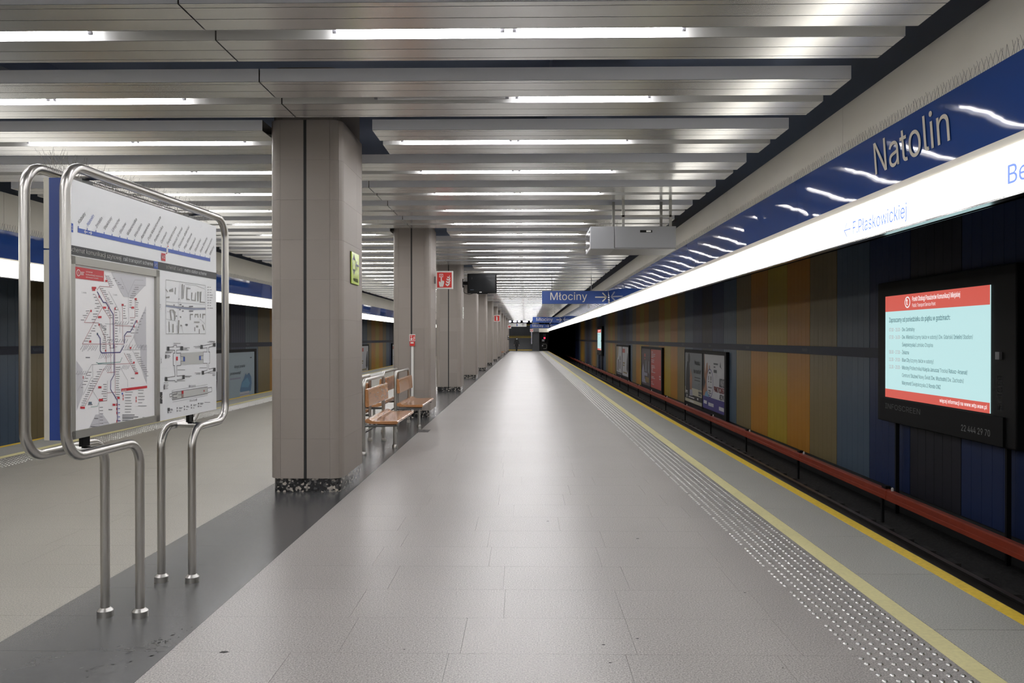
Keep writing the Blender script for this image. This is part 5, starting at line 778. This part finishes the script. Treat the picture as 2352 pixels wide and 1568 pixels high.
# departures monitor
t = thing('monitor', 'black flat monitor bracketed to the third pillar', 'monitor', (-1.755, 24.3, 2.955))
bv(MB().box(0, .895, 0, .10, 0, .60).build('case', 'black_plastic', t), .012); flat(t, 'screen', 'glass_dark', Face((0, 0, 0), (1, 0, 0), (0, 0, 1)), [rect(.045, .075, .85, .56)], .001)
text(t, 'lettering', 'dim_letter', Face((0, 0, 0), (1, 0, 0), (0, 0, 1)), '3', .12, .43, .055, off=.002); flat(t, 'status_line', 'print_steel', Face((0, 0, 0), (1, 0, 0), (0, 0, 1)), [rect(.09, .10, .20, .115)], .002)
flat(t, 'maker_badge', 'sign_white', Face((0, 0, 0), (1, 0, 0), (0, 0, 1)), [rect(.37, .02, .44, .05)], .002)
bv(MB().box(.30, .62, .02, .10, -.02, 0).build('sensor_bar', 'black_plastic', t), .004)
MB().box(-.145, 0, .04, .07, .26, .36).build('wall_arm', 'black_plastic', t); MB().box(-.15, -.12, -.0, .11, .18, .44).build('wall_plate', 'black_plastic', t)
MB().tube(fillet([(-.11, .05, .24), (-.11, .05, .02), (.06, .05, -.03), (.20, .05, .01)], .06, 5), .009, 6).build('cable', 'black_plastic', t, True)

# ------------------------------------------------------------------ hanging direction signs
for k, (y, wh) in enumerate(((28.4, 'nearest blue hanging direction sign'), (63.5, 'middle blue hanging direction sign'), (96.6, 'farthest blue hanging direction sign, by the stairs'))):
    t = thing('direction_sign', wh + (', fixed to the right name band' if k < 2 else ''), 'sign', (.60, y, 2.81), 0, 'hanging direction signs')
    cs = bv(MB().box(0, 2.338, 0, .12, 0, .457).build('case', 'sign_blue', t), .006)
    f = Face((0, 0, 0), (1, 0, 0), (0, 0, 1))
    text(cs, 'lettering', 'letter_cream', f, 'Młociny', .295, .137, .262, width=1.30); flat(cs, 'arrow', 'letter_cream', f, arrow(2.09, .235, .40, .29, .042), .002)
    for x in (.35, 1.75): MB().tube([(x, .06, .457), (x, .06, .93)], .012, 8).build('hanger_rod', 'steel_dark', t, True)
t = thing('exit_sign', 'white hanging way-out sign with walking figure over the stairs', 'sign', (-4.4, 96.9, 2.97))
bv(MB().box(0, 4.58, 0, .15, 0, .42).build('case', 'sign_white', t), .006); f = Face((0, 0, 0), (1, 0, 0), (0, 0, 1))
flat(t, 'pictogram', 'print_blue', f, [circ(3.42, .34, .045, 12), [(3.36, .29), (3.48, .29), (3.50, .17), (3.47, .05), (3.43, .05), (3.42, .15), (3.40, .05), (3.36, .05), (3.37, .17)]], .002)
flat(t, 'arrow', 'ink', f, stroke([(4.15, .05), (4.15, .36)], .05) + stroke([(4.0, .22), (4.15, .37)], .05) + stroke([(4.30, .22), (4.15, .37)], .05), .002)
flat(t, 'lettering', 'print_line', f, [rect(2.1, .23, 3.0, .26), rect(2.1, .14, 2.8, .17)], .002)
for x in (1.0, 3.6): MB().tube([(x, .07, .42), (x, .07, .80)], .012, 8).build('hanger_rod', 'steel_dark', t, True)

# ------------------------------------------------------------------ grey projector housing hung from the ceiling
t = thing('projector_housing', 'grey metal projector housing hung from the ceiling by the right name band', 'projector box', (1.0, 12.3, 2.96))
bv(MB().box(.375, 1.31, 0, .90, .02, .35).build('body', 'box_grey', t), .006); bv(MB().box(.0, .370, 0, .90, .0, .35).build('front_hood', 'box_grey', t), .012)
MB().box(-.004, 0, .12, .80, .05, .30).build('lens_window', 'glass_dark', t); MB().box(.36, 1.31, .004, .90, 0, .02).build('base_plate', 'box_grey_dark', t)
MB().box(.76, .945, -.004, 0, .255, .290).build('latch', 'black_plastic', t); MB().box(.855, .925, -.008, -.004, .26, .285).build('latch_plate', 'sign_white', t)
for x in (.405, .51, 1.16, 1.235): MB().box(x - .02, x + .02, .05 if x in (.51, 1.235) else .45, .09 if x in (.51, 1.235) else .49, .35, .80).build('hanger_post', 'frame_silver', t)
MB().box(.47, 1.25, .05, .08, .50, .53).build('cross_bar', 'frame_silver', t)
nb = MB()
for k in range(36): nb.box(.49 + k * .0212, .4906 + k * .0212 + .0006, .06, .062, .35, .80)
for k in range(20): nb.box(.49, 1.24, .06, .062, .355 + k * .022, .3562 + k * .022)
tag(nb.build('bird_net', 'wire', t), kind='stuff')
sp = MB(); q = random.Random(2)
for k in range(40):
    a0 = Vector((.02 + .012 * k * .9, .05 + .02 * (k % 5), .35)); sp.tube([a0, a0 + Vector((q.uniform(-.03, .03), q.uniform(-.02, .02), q.uniform(.07, .11)))], .0014, 3, caps=False)
tag(sp.build('spike_wires', 'wire', t), kind='stuff')
MB().tube(fillet([(1.24, .1, .35), (1.22, .08, .40), (1.30, .06, .43), (1.34, .06, .48)], .03, 4), .006, 6).build('cable', 'black_plastic', t, True)

# ------------------------------------------------------------------ information screens on the right wall
def seg_line(par, f, x, y, cap, segs, m1, m0):
    b1, b0 = MB(), MB()
    for s, bold in segs:
        vs, _ = text_polys(s, .006 if bold else 0.0); k = cap / CAP; w = (max(v[0] for v in vs) - min(v[0] for v in vs)) * k * .80
        add_text(b1 if bold else b0, f, s, x, y, cap, width=w, off=.003, bold=.006 if bold else 0.0); x += w + cap * .34
    if b1.v: b1.build('lettering', m1, par)
    if b0.v: b0.build('lettering', m0, par)
for dy, lab in ((0, 'large lit information screen on the right wall nearest the viewer'), (7 * PIL, 'distant lit information screen farther along the right wall')):
    t = thing('information_screen', lab, 'screen', (6.15, 13.776 + dy, .60))
    bv(MB().box(.012, .165, -3.62, .33, -.42, 1.95).build('case', 'black_plastic', t), .02); MB().box(-.02, .012, -3.40, .16, -.40, -.02).build('lower_cover', 'black_matt', t)
    for y in (-3.30, -.2): MB().box(.08, .14, y - .02, y + .02, -1.95, -.42).build('support_post', 'black_plastic', t)
    f = Face((0, 0, 0), (0, -1, 0), (0, 0, 1)); W, H = 3.076, 1.704
    t0 = t; t = MB().box(.0, .012, -W, 0, 0, H).build('display', 'screen_pale', t0)
    flat(t, 'header', 'screen_red', f, [rect(0, H * .847, W, H)], .001); flat(t, 'footer', 'screen_red', f, [rect(0, 0, W, H * .083)], .001)
    b = MB(); add_text(b, f, 'Punkt Obsługi Pasażerów Komunikacji Miejskiej', .95, H * .93, .072, width=1.40, off=.003, bold=.008); add_text(b, f, 'Public Transport Service Point', .95, H * .875, .055, width=.72, off=.003)
    add_text(b, f, 't', .745, H * .90, .10, off=.003, bold=.03); add_text(b, f, 'więcej informacji na www.wtp.waw.pl', W - .06, H * .03, .055, width=1.22, align='R', off=.003, bold=.006)
    for q in ring(.79, H * .924, .072, .092): b.quad(*[f.p(x, y, .003) for x, y in q])
    b.build('lettering', 'screen_white', t)
    text(t, 'lettering', 'screen_ink', f, 'Zapraszamy od poniedziałku do piątku w godzinach:', .146, H * .742, .075, width=1.94, off=.003, bold=.008)
    rows = [(0, '07.00 - 15.00 -', [('Dw. Centralny', 1)]), (1, '07.00 - 16.00 -', [('Dw. Wileński', 1), ('(czynny także w soboty)/', 0), ('Dw. Gdański/', 0), ('Imielin/', 1), ('Stadion/', 0)]), (2, None, [('Świętokrzyska/', 1), ('Lotnisko Chopina', 0)]),
            (3, '08.00 - 17.00 -', [('Żelazna', 1)]), (4, '11.00 - 19.00 -', [('Blue City', 1), ('(czynny także w soboty)', 0)]), (5, '11.00 - 20.00 -', [('Młociny/', 1), ('Politechnika/', 0), ('Księcia Janusza/', 1), ('Trocka/', 0), ('Ratusz-Arsenał/', 1)]),
            (6, None, [('Centrum/', 0), ('Służew/', 1), ('Nowy Świat/', 0), ('Dw. Wschodni/', 1), ('Dw. Zachodni/', 0)]), (7, None, [('Marymont/', 1), ('Świętokrzyska 2/', 0), ('Rondo ONZ', 1)])]
    for r, tm_, segs in rows:
        z = H * (1 - (.348 + .0727 * r))
        if tm_: text(t, 'lettering', 'screen_time', f, tm_, .15, z, .056, width=.43, off=.003)
        seg_line(t, f, .614, z, .058, segs, 'screen_ink', 'screen_ink')
    t = t0; fc = Face((-.02, 0, 0), (0, -1, 0), (0, 0, 1)); fs = Face((.012, 0, 0), (0, -1, 0), (0, 0, 1))
    text(t, 'lettering', 'dim_letter', fc, 'INFOSCREEN', .05, -.19, .085, width=1.20); text(t, 'lettering', 'grey_letter', fc, '22 444 29 70', 2.42, -.30, .085, width=.70)
    text(t, 'lettering', 'grey_letter', fs, 'STRÖER', 3.33, .06, .105, width=.46, ang=math.pi / 2, bold=.015)
    bv(MB().box(-.03, .012, -3.33, -3.24, .72, .82).build('sensor', 'box_grey', t), .004)

# ------------------------------------------------------------------ advertising posters beside the tracks
def ad_frame(s, X, y0, label, arts):
    """pair of posters; local u runs left to right as seen from the platform"""
    t = thing('poster_frame', label, 'poster', (X, y0, -1.0)); L = 6.5
    f = Face((-.10, L, 0), (0, -1, 0), (0, 0, 1)) if s > 0 else Face((.10, 0, 0), (0, 1, 0), (0, 0, 1))
    bv(MB().box(*((-.09, 0) if s > 0 else (0, .09)), 0, L, 0, 2.16).build('case', 'black_plastic', t), .015)
    fo = MB(); 
    for (a0, a1, c0, c1) in ((0, L, 0, .10), (0, L, 2.06, 2.16), (0, .08, .1, 2.06), (L - .22, L, .1, 2.06), (3.10, 3.22, .1, 2.06)):
        ya, yb = (L - a1, L - a0) if s > 0 else (a0, a1); fo.box(*((-.105, -.09) if s > 0 else (.09, .105)), ya, yb, c0, c1)
    fo.build('rim', 'black_matt', t)
    for u0, art in ((.08, arts[0]), (3.22, arts[1])):
        o = f.p(u0, .17, -.008); g = Face(o, f.u, f.v); art(t, g, 3.03, 1.87)
    return t
def P(t, f, m, polys, off=.001): flat(t, 'poster_print', m, f, polys, off)
def art_man(t, f, W, H):
    P(t, f, 'poster_grey', [rect(0, 0, W, H)]); P(t, f, 'poster_cream', [rect(0, 0, W, H * .30)], .002)
    P(t, f, 'poster_black', [[(.12, .30), (.20, 1.1), (.45, 1.55), (.80, 1.5), (.95, .9), (.95, .30)], rect(0, .12, W, .30), circ(.75, 1.66, .20, 16)], .003)
    P(t, f, 'poster_skin', [[(.95, .35), (1.25, .35), (1.35, .95), (1.05, 1.30), (.90, .9)]], .004); P(t, f, 'poster_lilac', [[(.90, .25), (1.45, .28), (1.35, .50), (.92, .48)]], .005)
    text(t, 'lettering', 'poster_ink', f, 'Nauka', 1.75, 1.45, .16, width=.9, off=.004, bold=.01); text(t, 'lettering', 'poster_ink', f, 'na outlet', 1.55, 1.14, .16, width=1.3, off=.004, bold=.01)
    P(t, f, 'poster_ink', [rect(1.75, .96, 2.75, 1.0), rect(1.75, .86, 2.7, .90), rect(2.4, .42, 2.95, .50), rect(2.4, .34, 2.85, .40)] + ring(2.5, .66, .10, .12, 14), .003)
    P(t, f, 'poster_white', [rect(.12, .38, .5, .42), rect(.12, .33, .5, .36), rect(.30, .16, .46, .27), rect(.7, .18, 1.7, .22), rect(2.2, .18, 2.4, .25), rect(.9, .03, 1.6, .08)], .004)
def art_course(t, f, W, H):
    P(t, f, 'poster_white', [rect(0, 0, W, H)]); P(t, f, 'poster_purple', [rect(0, 0, W, .42)], .003)
    P(t, f, 'poster_skin', [[(0, .42), (0, 1.87), (.25, 1.87), (.35, 1.2), (.55, 1.55), (.70, 1.6), (.78, 1.3), (.9, 1.25), (.95, 1.5), (1.05, 1.5), (1.15, 1.0), (1.0, .7), (.5, .42)]], .002)
    P(t, f, 'poster_black', [[(0, .8), (0, 1.87), (.2, 1.87), (.22, 1.1), (.4, .9), (.1, .6)]], .0025); P(t, f, 'poster_sky', [[(.25, .42), (.95, .42), (.9, .55), (.6, .62), (.4, .55)]], .003)
    P(t, f, 'poster_purple', [circ(1.06, .90, .49, 32)], .004); P(t, f, 'poster_white', [circ(1.06, .90, .455, 32)], .005)
    P(t, f, 'poster_ink', [rect(.94, 1.22, 1.2, 1.28), rect(.84, 1.0, .92, 1.14), rect(1.18, 1.0, 1.28, 1.14), rect(.8, .93, .98, .96), rect(1.12, .93, 1.32, .96), rect(.82, .74, 1.36, .77), rect(.85, .62, 1.2, .66), rect(.85, .55, 1.3, .58), rect(.88, .48, 1.15, .51), rect(1.6, 1.55, 2.2, 1.6), rect(1.62, 1.45, 1.85, 1.49), rect(1.62, 1.28, 2.05, 1.38), [(2.45, 1.5), (2.55, 1.68), (2.6, 1.5), (2.75, 1.42), (2.62, 1.46)]], .006)
    text(t, 'lettering', 'poster_ink', f, 'UCZ SI', W - .03, .86, .26, width=.62, align='R', off=.006, bold=.02); text(t, 'lettering', 'fire_red', f, 'PRAKTYCZNEG', W - .03, .56 + .10, .17, width=1.35, align='R', off=.006, bold=.02)
    text(t, 'lettering', 'poster_ink', f, 'JĘZYK', W - .03, .46, .15, width=.60, align='R', off=.006, bold=.02)
    P(t, f, 'poster_white', [rect(.15, .16, .62, .27), rect(.85, .13, 1.62, .24), rect(2.35, .10, W - .03, .22)], .006)
def art_fantasy(t, f, W, H):
    P(t, f, 'poster_plum', [rect(0, 0, W, H)]); P(t, f, 'poster_lilac', [[(.10, .1), (.15, .7), (.6, 1.1), (.95, .75), (1.1, .35), (1.7, .1)], rect(1.0, .48, 2.0, .64)], .002)
    P(t, f, 'poster_gold', [rect(1.35, .16, 2.55, .42)], .003); P(t, f, 'poster_red', [rect(.95, 1.45, 1.45, 1.62), rect(.95, 1.33, 1.4, 1.38)], .003); P(t, f, 'poster_grey', [[(1.2, .7), (1.5, 1.3), (1.7, 1.25), (1.8, .7)], [(2.2, .7), (2.35, 1.3), (2.6, 1.2), (2.7, .6)]], .0015)
def art_red(t, f, W, H):
    P(t, f, 'poster_red', [rect(0, 0, W, H)]); rg = random.Random(1)
    P(t, f, 'poster_white', [rect(.2, z, .2 + rg.uniform(.4, 1.3), z + .035) for z in (1.72, 1.62, 1.53, 1.46, 1.33, 1.24, 1.05, .97, .89, .81, .74, .52, .45, .25, .16)] + [rect(2.5, .60, 2.9, .66), rect(2.55, .48, 2.9, .54)], .002)
def art_people(t, f, W, H):
    P(t, f, 'poster_white', [rect(0, 0, W, H)]); P(t, f, 'poster_gold', [[(.2, .9), (.3, 1.87), (1.0, 1.87), (.8, 1.2)]], .002); P(t, f, 'poster_plum', [[(.5, .3), (.7, 1.0), (1.2, 1.0), (1.0, .2)], [(1.7, .4), (1.8, .9), (2.2, .9), (2.1, .4)]], .002); P(t, f, 'poster_black', [rect(0, 0, W, .16), [(1.8, 1.0), (1.9, 1.3), (2.2, 1.2), (2.2, .9)]], .002)
    P(t, f, 'poster_white', [rect(.2, .05, 2.6, .08)], .003)
def art_fashion(t, f, W, H):
    P(t, f, 'poster_white', [rect(0, 0, W, H)]); P(t, f, 'poster_red', [rect(.1, 1.5, 1.4, 1.75)], .002); P(t, f, 'poster_black', [[(2.2, .5), (2.3, 1.0), (2.6, 1.5), (2.8, 1.5), (2.9, .5), (2.6, .25)], rect(0, 0, W, .06)], .002); P(t, f, 'poster_gold', [rect(.5, .22, 2.4, .30), rect(.4, .80, 1.3, .90), rect(.4, .66, 1.2, .74)], .002)
def art_wash(t, f, W, H):
    P(t, f, 'poster_pale', [rect(0, 0, W, H)])
    text(t, 'lettering', 'poster_ink', f, 'dosyć prania', 1.90, 1.28, .105, width=1.15, align='R', off=.004, bold=.006); text(t, 'lettering', 'poster_ink', f, 'prasowania?', 1.45, 1.03, .105, width=1.1, align='R', off=.004, bold=.006); P(t, f, 'poster_lilac', [rect(.3, .84, 1.45, .90)], .003)
    P(t, f, 'poster_denim', [[(1.35, .38), (1.55, .68), (1.75, .80), (2.0, 1.03), (2.12, .95), (2.4, 1.03), (2.65, .85), (2.70, .6), (2.6, .30), (2.2, .26), (1.4, .32)]], .003); P(t, f, 'poster_sky', [[(1.6, .68), (2.2, .86), (2.5, .6), (2.3, .45), (1.5, .5)]], .004)
    P(t, f, 'poster_white', [rect(1.35, .22, 2.4, .31), rect(1.35, .10, 2.4, .20), rect(1.35, .0, 2.4, .08)], .004); P(t, f, 'poster_lilac', [rect(1.35, .19, 2.4, .22), rect(1.35, .08, 2.4, .10)], .005); P(t, f, 'poster_ink', [rect(2.5, 1.62, 2.72, 1.66)], .003)
for s, X, y0, lab, arts in ((1, WR, 25.0, 'pair of posters nearest the big screen, right wall, with white language course advert', (art_man, art_course)), (1, WR, 36.7, 'pair of posters on the right wall, dark one beside a red one', (art_fantasy, art_red)),
                            (1, WR, 48.4, 'farthest pair of pale posters on the right wall', (art_people, art_fashion)), (-1, WL, 26.5, 'pair of posters on the left wall, one with a stack of blue clothes', (art_people, art_wash)),
                            (-1, WL, 50.4, 'pair of posters on the left wall showing past the nearest pillar', (art_red, art_fashion)), (-1, WL, 67.0, 'pair of posters on the left wall seen just left of the second pillar', (art_fashion, art_man))):
    ad_frame(s, X, y0, lab, arts)

# ------------------------------------------------------------------ far end: stairs, walls, tunnel mouth
SX0, SX1 = -5.35, 0.88; SY = 98.6
stz = thing('staircase', 'wide dark stone staircase with yellow nosing lines at the platform end', 'stairs', (0, SY, 0))
RISE = .1535; GO = .32; z = 0; y = 0.0
for fl in range(2):
    for k in range(11):
        MB().box(SX0, SX1, y, y + GO + .02, z, z + RISE - .03).build('riser', 'stair_stone', stz); MB().box(SX0, SX1, y - .015, y + GO + .02, z + RISE - .03, z + RISE).build('tread', 'stair_tread', stz)
        if k in (0, 10): MB().box(SX0, SX1, y - .018, y + .09, z + RISE - .06, z + RISE + .002).build('nosing', 'yellow_paint', stz)
        z += RISE; y += GO
    if fl == 0: MB().box(SX0, SX1, y - .01, y + 1.6, z - .05, z - .001).build('landing', 'stair_stone', stz); y += 1.6
struct(MB().box(-12, 7, SY + y, 140, z - .3, z).build('floor_upper', 'stair_stone'))
def W_(n, m, *a): return struct(MB().box(*a).build(n, m))
W_('wall_stair_right', 'stair_stone', SX1 + .02, 1.75, SY, SY + 12, -1.3, 3.9); W_('wall_stair_left', 'stair_stone', -6.3, SX0 - .02, SY, SY + 12, -1.3, 3.9)
W_('wall_platform_end', 'black_matt', 1.75, XR, SY + .6, SY + .9, -1.38, 4.4); W_('wall_platform_end_left', 'black_matt', XL, -6.3, SY, SY + .3, -1.38, 4.4)
W_('wall_tunnel_right', 'black_matt', XR, WR + .6, 128, 128.3, -1.75, 4.6); W_('wall_tunnel_left', 'black_matt', WL - .6, XL, 110, 110.3, -1.75, 4.6)
W_('wall_tunnel_side', 'black_matt', WR + .06, WR + .3, 101, 128, -1.75, 4.6); W_('wall_tunnel_inner', 'black_matt', XR - .2, XR, SY + .9, 128, -1.75, 4.6)
W_('ceiling_tunnel', 'black_matt', XR, WR + .3, 101, 128, 4.4, 4.6); W_('ceiling_hall', 'stair_stone', -12, XR, 101, 141, 5.2, 5.4)
W_('wall_header', 'stair_stone', -7.75, XR, 101, 101.3, 3.95, 5.4); W_('wall_hall_end', 'stair_stone', -12, 7, 140, 140.3, 0, 5.4)
W_('wall_back', 'cream_panel', WL - .3, WR + .3, YA - .3, YA, -1.75, 4.6)
W_('trim_3', 'cream_panel', 1.70, 2.93, SY - .4, SY - .1, 2.31, 2.78); W_('trim_4', 'box_grey_dark', .9, 1.70, SY - .35, SY - .1, 2.35, 3.7)
for k, (x, yy, w) in enumerate(((-1.55, 122, .55), (-.9, 122, .4), (.05, 122, .75), (.95, 122, .35), (-2.3, 122, .4))):
    t = thing('hall_lamp', ('small violet-white lamp in the hall above the stairs, ' + ['second from the pillars', 'third from the pillars', 'the widest one', 'the rightmost one', 'partly hidden by the last pillar'][k]), 'lamp', (x, yy, 3.98))
    MB().lathe([(w * .32, 0), (w * .5, .05), (w * .5, .22), (w * .3, .28)], (0, 0, 0), 12).build('shade', 'hall_lamp', t, True); MB().tube([(0, 0, .28), (0, 0, 1.21)], .015, 6).build('stem', 'steel_dark', t)
for k, yy in enumerate((103.2, 107.5, 112.0)):  # fill lights added out of view above the header to brighten the upper flight
    t = thing('hall_fill_light', f'{ORD[k]} added unseen fill light under the hall ceiling, brightening the stairs', 'fill light', (-2.2, yy, 5.08))
    MB().tube([(-2.4, 0, .05), (2.4, 0, .05)], .02, 8).build('glass_tube', 'tube_light', t, True); MB().box(-2.5, 2.5, -.08, .08, .085, .12).build('housing', 'channel_white', t)
t = thing('sign_post', 'pale post with a red ring sign beside the stairs', 'sign', (.80, SY - .50, .86))
MB().tube([(0, 0, 0), (0, 0, 1.5)], .045, 10).build('post', 'pole_lit', t, True); MB().box(-.19, .19, -.07, -.05, 1.48, 1.86).build('plate', 'sign_white', t)
flat(t, 'pictogram', 'fire_red', Face((0, -.07, 1.67), (1, 0, 0), (0, 0, 1)), ring(0, 0, .075, .135, 20) + [rect(-.14, -.14, -.12, .14), rect(.12, -.14, .14, .14)], .002); MB().box(-.02, .14, .0, .50, .1, .14).build('wall_fixing', 'steel_dark', t); MB().box(-.02, .14, .0, .50, 1.2, 1.24).build('wall_fixing', 'steel_dark', t)
t = thing('signal_light', 'black railway signal showing a red light at the tunnel mouth', 'signal', (2.40, SY + .1, 0))
bv(MB().box(-.22, .20, 0, .25, 1.30, 2.15).build('backboard', 'black_plastic', t), .03); MB().tube([(0, .1, 0), (0, .1, 1.35)], .05, 10).build('post', 'black_plastic', t, True)
MB().tube([(0, -.03, 1.60), (0, 0, 1.60)], .105, 16).build('red_lens', 'signal_red', t, True); MB().tube([(0, -.03, 1.90), (0, 0, 1.90)], .09, 16).build('dark_lens', 'glass_dark', t, True); MB().box(-.32, -.02, -.02, .0, 1.18, 1.42).build('number_plate', 'box_grey', t)
t = thing('platform_gate', 'dark end gate with curved grey handrail at the platform end', 'gate', (1.80, SY + .02, 0))
MB().box(0, .95, 0, .05, 0, 1.05).build('gate_panel', 'black_plastic', t); MB().tube(fillet([(.35, -.04, .86), (.86, -.04, .86), (.86, -.04, .30), (.45, -.04, .30)], .16, 5), .022, 8).build('handrail', 'frame_silver', t, True); MB().box(.28, .42, -.03, 0, .58, .74).build('lock_plate', 'box_grey', t)

# ------------------------------------------------------------------ person walking up the platform
def person(loc):
    t = thing('person', 'person in black coat and trousers wearing a pale face mask near the stairs', 'person', loc)
    J = {'pel': (0, 0, .88, .135), 'bel': (0, 0, 1.02, .15), 'che': (0, 0, 1.24, .17), 'nek': (0, -.01, 1.40, .055), 'hd0': (0, -.02, 1.475, .075), 'hd1': (0, -.015, 1.545, .088), 'hd2': (0, -.01, 1.605, .06),
         'shl': (-.17, 0, 1.34, .07), 'ell': (-.25, .02, 1.08, .055), 'wrl': (-.29, -.04, .86, .042), 'hal': (-.30, -.06, .77, .032), 'shr': (.17, 0, 1.34, .07), 'elr': (.24, .03, 1.08, .055), 'wrr': (.28, .0, .86, .042), 'har': (.29, -.02, .77, .032),
         'hil': (-.09, 0, .80, .11), 'knl': (-.07, -.06, .46, .075), 'anl': (-.055, -.02, .09, .05), 'tol': (-.06, -.17, .04, .04), 'hir': (.09, 0, .80, .11), 'knr': (.05, .04, .46, .075), 'anr': (.04, .14, .12, .05), 'tor': (.045, .02, .045, .04)}
    E_ = ['pel bel', 'bel che', 'che nek', 'nek hd0', 'hd0 hd1', 'hd1 hd2', 'che shl', 'shl ell', 'ell wrl', 'wrl hal', 'che shr', 'shr elr', 'elr wrr', 'wrr har', 'pel hil', 'hil knl', 'knl anl', 'anl tol', 'pel hir', 'hir knr', 'knr anr', 'anr tor']
    names = list(J); me = bpy.data.meshes.new('body'); me.from_pydata([J[n][:3] for n in names], [tuple(names.index(q) for q in e_.split()) for e_ in E_], [])
    o = bpy.data.objects.new('body', me); COL.objects.link(o)
    sk = o.modifiers.new('skin', 'SKIN'); 
    for i, n in enumerate(names): me.skin_vertices[0].data[i].radius = (J[n][3], J[n][3] * (.75 if n in ('pel', 'bel', 'che') else 1)); me.skin_vertices[0].data[i].use_root = (n == 'pel')
    o.modifiers.new('sub', 'SUBSURF').levels = 2
    dg = bpy.context.evaluated_depsgraph_get(); m2 = bpy.data.meshes.new_from_object(o.evaluated_get(dg)); bpy.data.objects.remove(o)
    m2.materials.clear(); m2.materials.append(M['coat_black']); m2.materials.append(M['skin'])
    for p in m2.polygons: p.material_index = 1 if (p.center.z > 1.41 or (p.center.z < .82 and abs(p.center.x) > .23)) else 0; p.use_smooth = True
    link('body', m2, t)
    # fingers, hair, mask, coat skirt
    for sx, hx, hy in ((-1, -.30, -.06), (1, .29, -.02)):
        for k in range(4): MB().tube([(hx, hy - .03 + .018 * k, .77), (hx + sx * .006, hy - .035 + .018 * k, .72), (hx - sx * .008, hy - .042 + .018 * k, .69 + .008 * abs(k - 1))], .0085, 6).build('finger', 'skin', t, True)
        MB().tube([(hx - sx * .01, hy - .035, .79), (hx - sx * .025, hy - .055, .75), (hx - sx * .026, hy - .06, .725)], .009, 6).build('thumb', 'skin', t, True)
    MB().lathe([(.094, 1.52), (.106, 1.57), (.098, 1.62), (.06, 1.655), (.01, 1.665)], (0, .008, 0), 16).build('hair', 'hair_dark', t, True)
    MB().prism([(-.075, -.075), (-.05, -.115), (0, -.128), (.05, -.115), (.075, -.075), (.07, -.05), (-.07, -.05)], 1.445, 1.525).build('face_mask', 'mask_blue', t, True)
    for sx in (-.032, .032): MB().lathe([(.006, -.006), (.011, 0), (.006, .006)], (sx, -.098, 1.555), 8).build('eye', 'ink_dark', t, True)
    MB().lathe([(.225, .62), (.205, .80), (.185, 1.0), (.16, 1.05)], (0, 0, 0), 18).build('coat_skirt', 'coat_black', t, True).scale = (1, .75, 1)
    return t
person((-1.0, 96.0, 0))
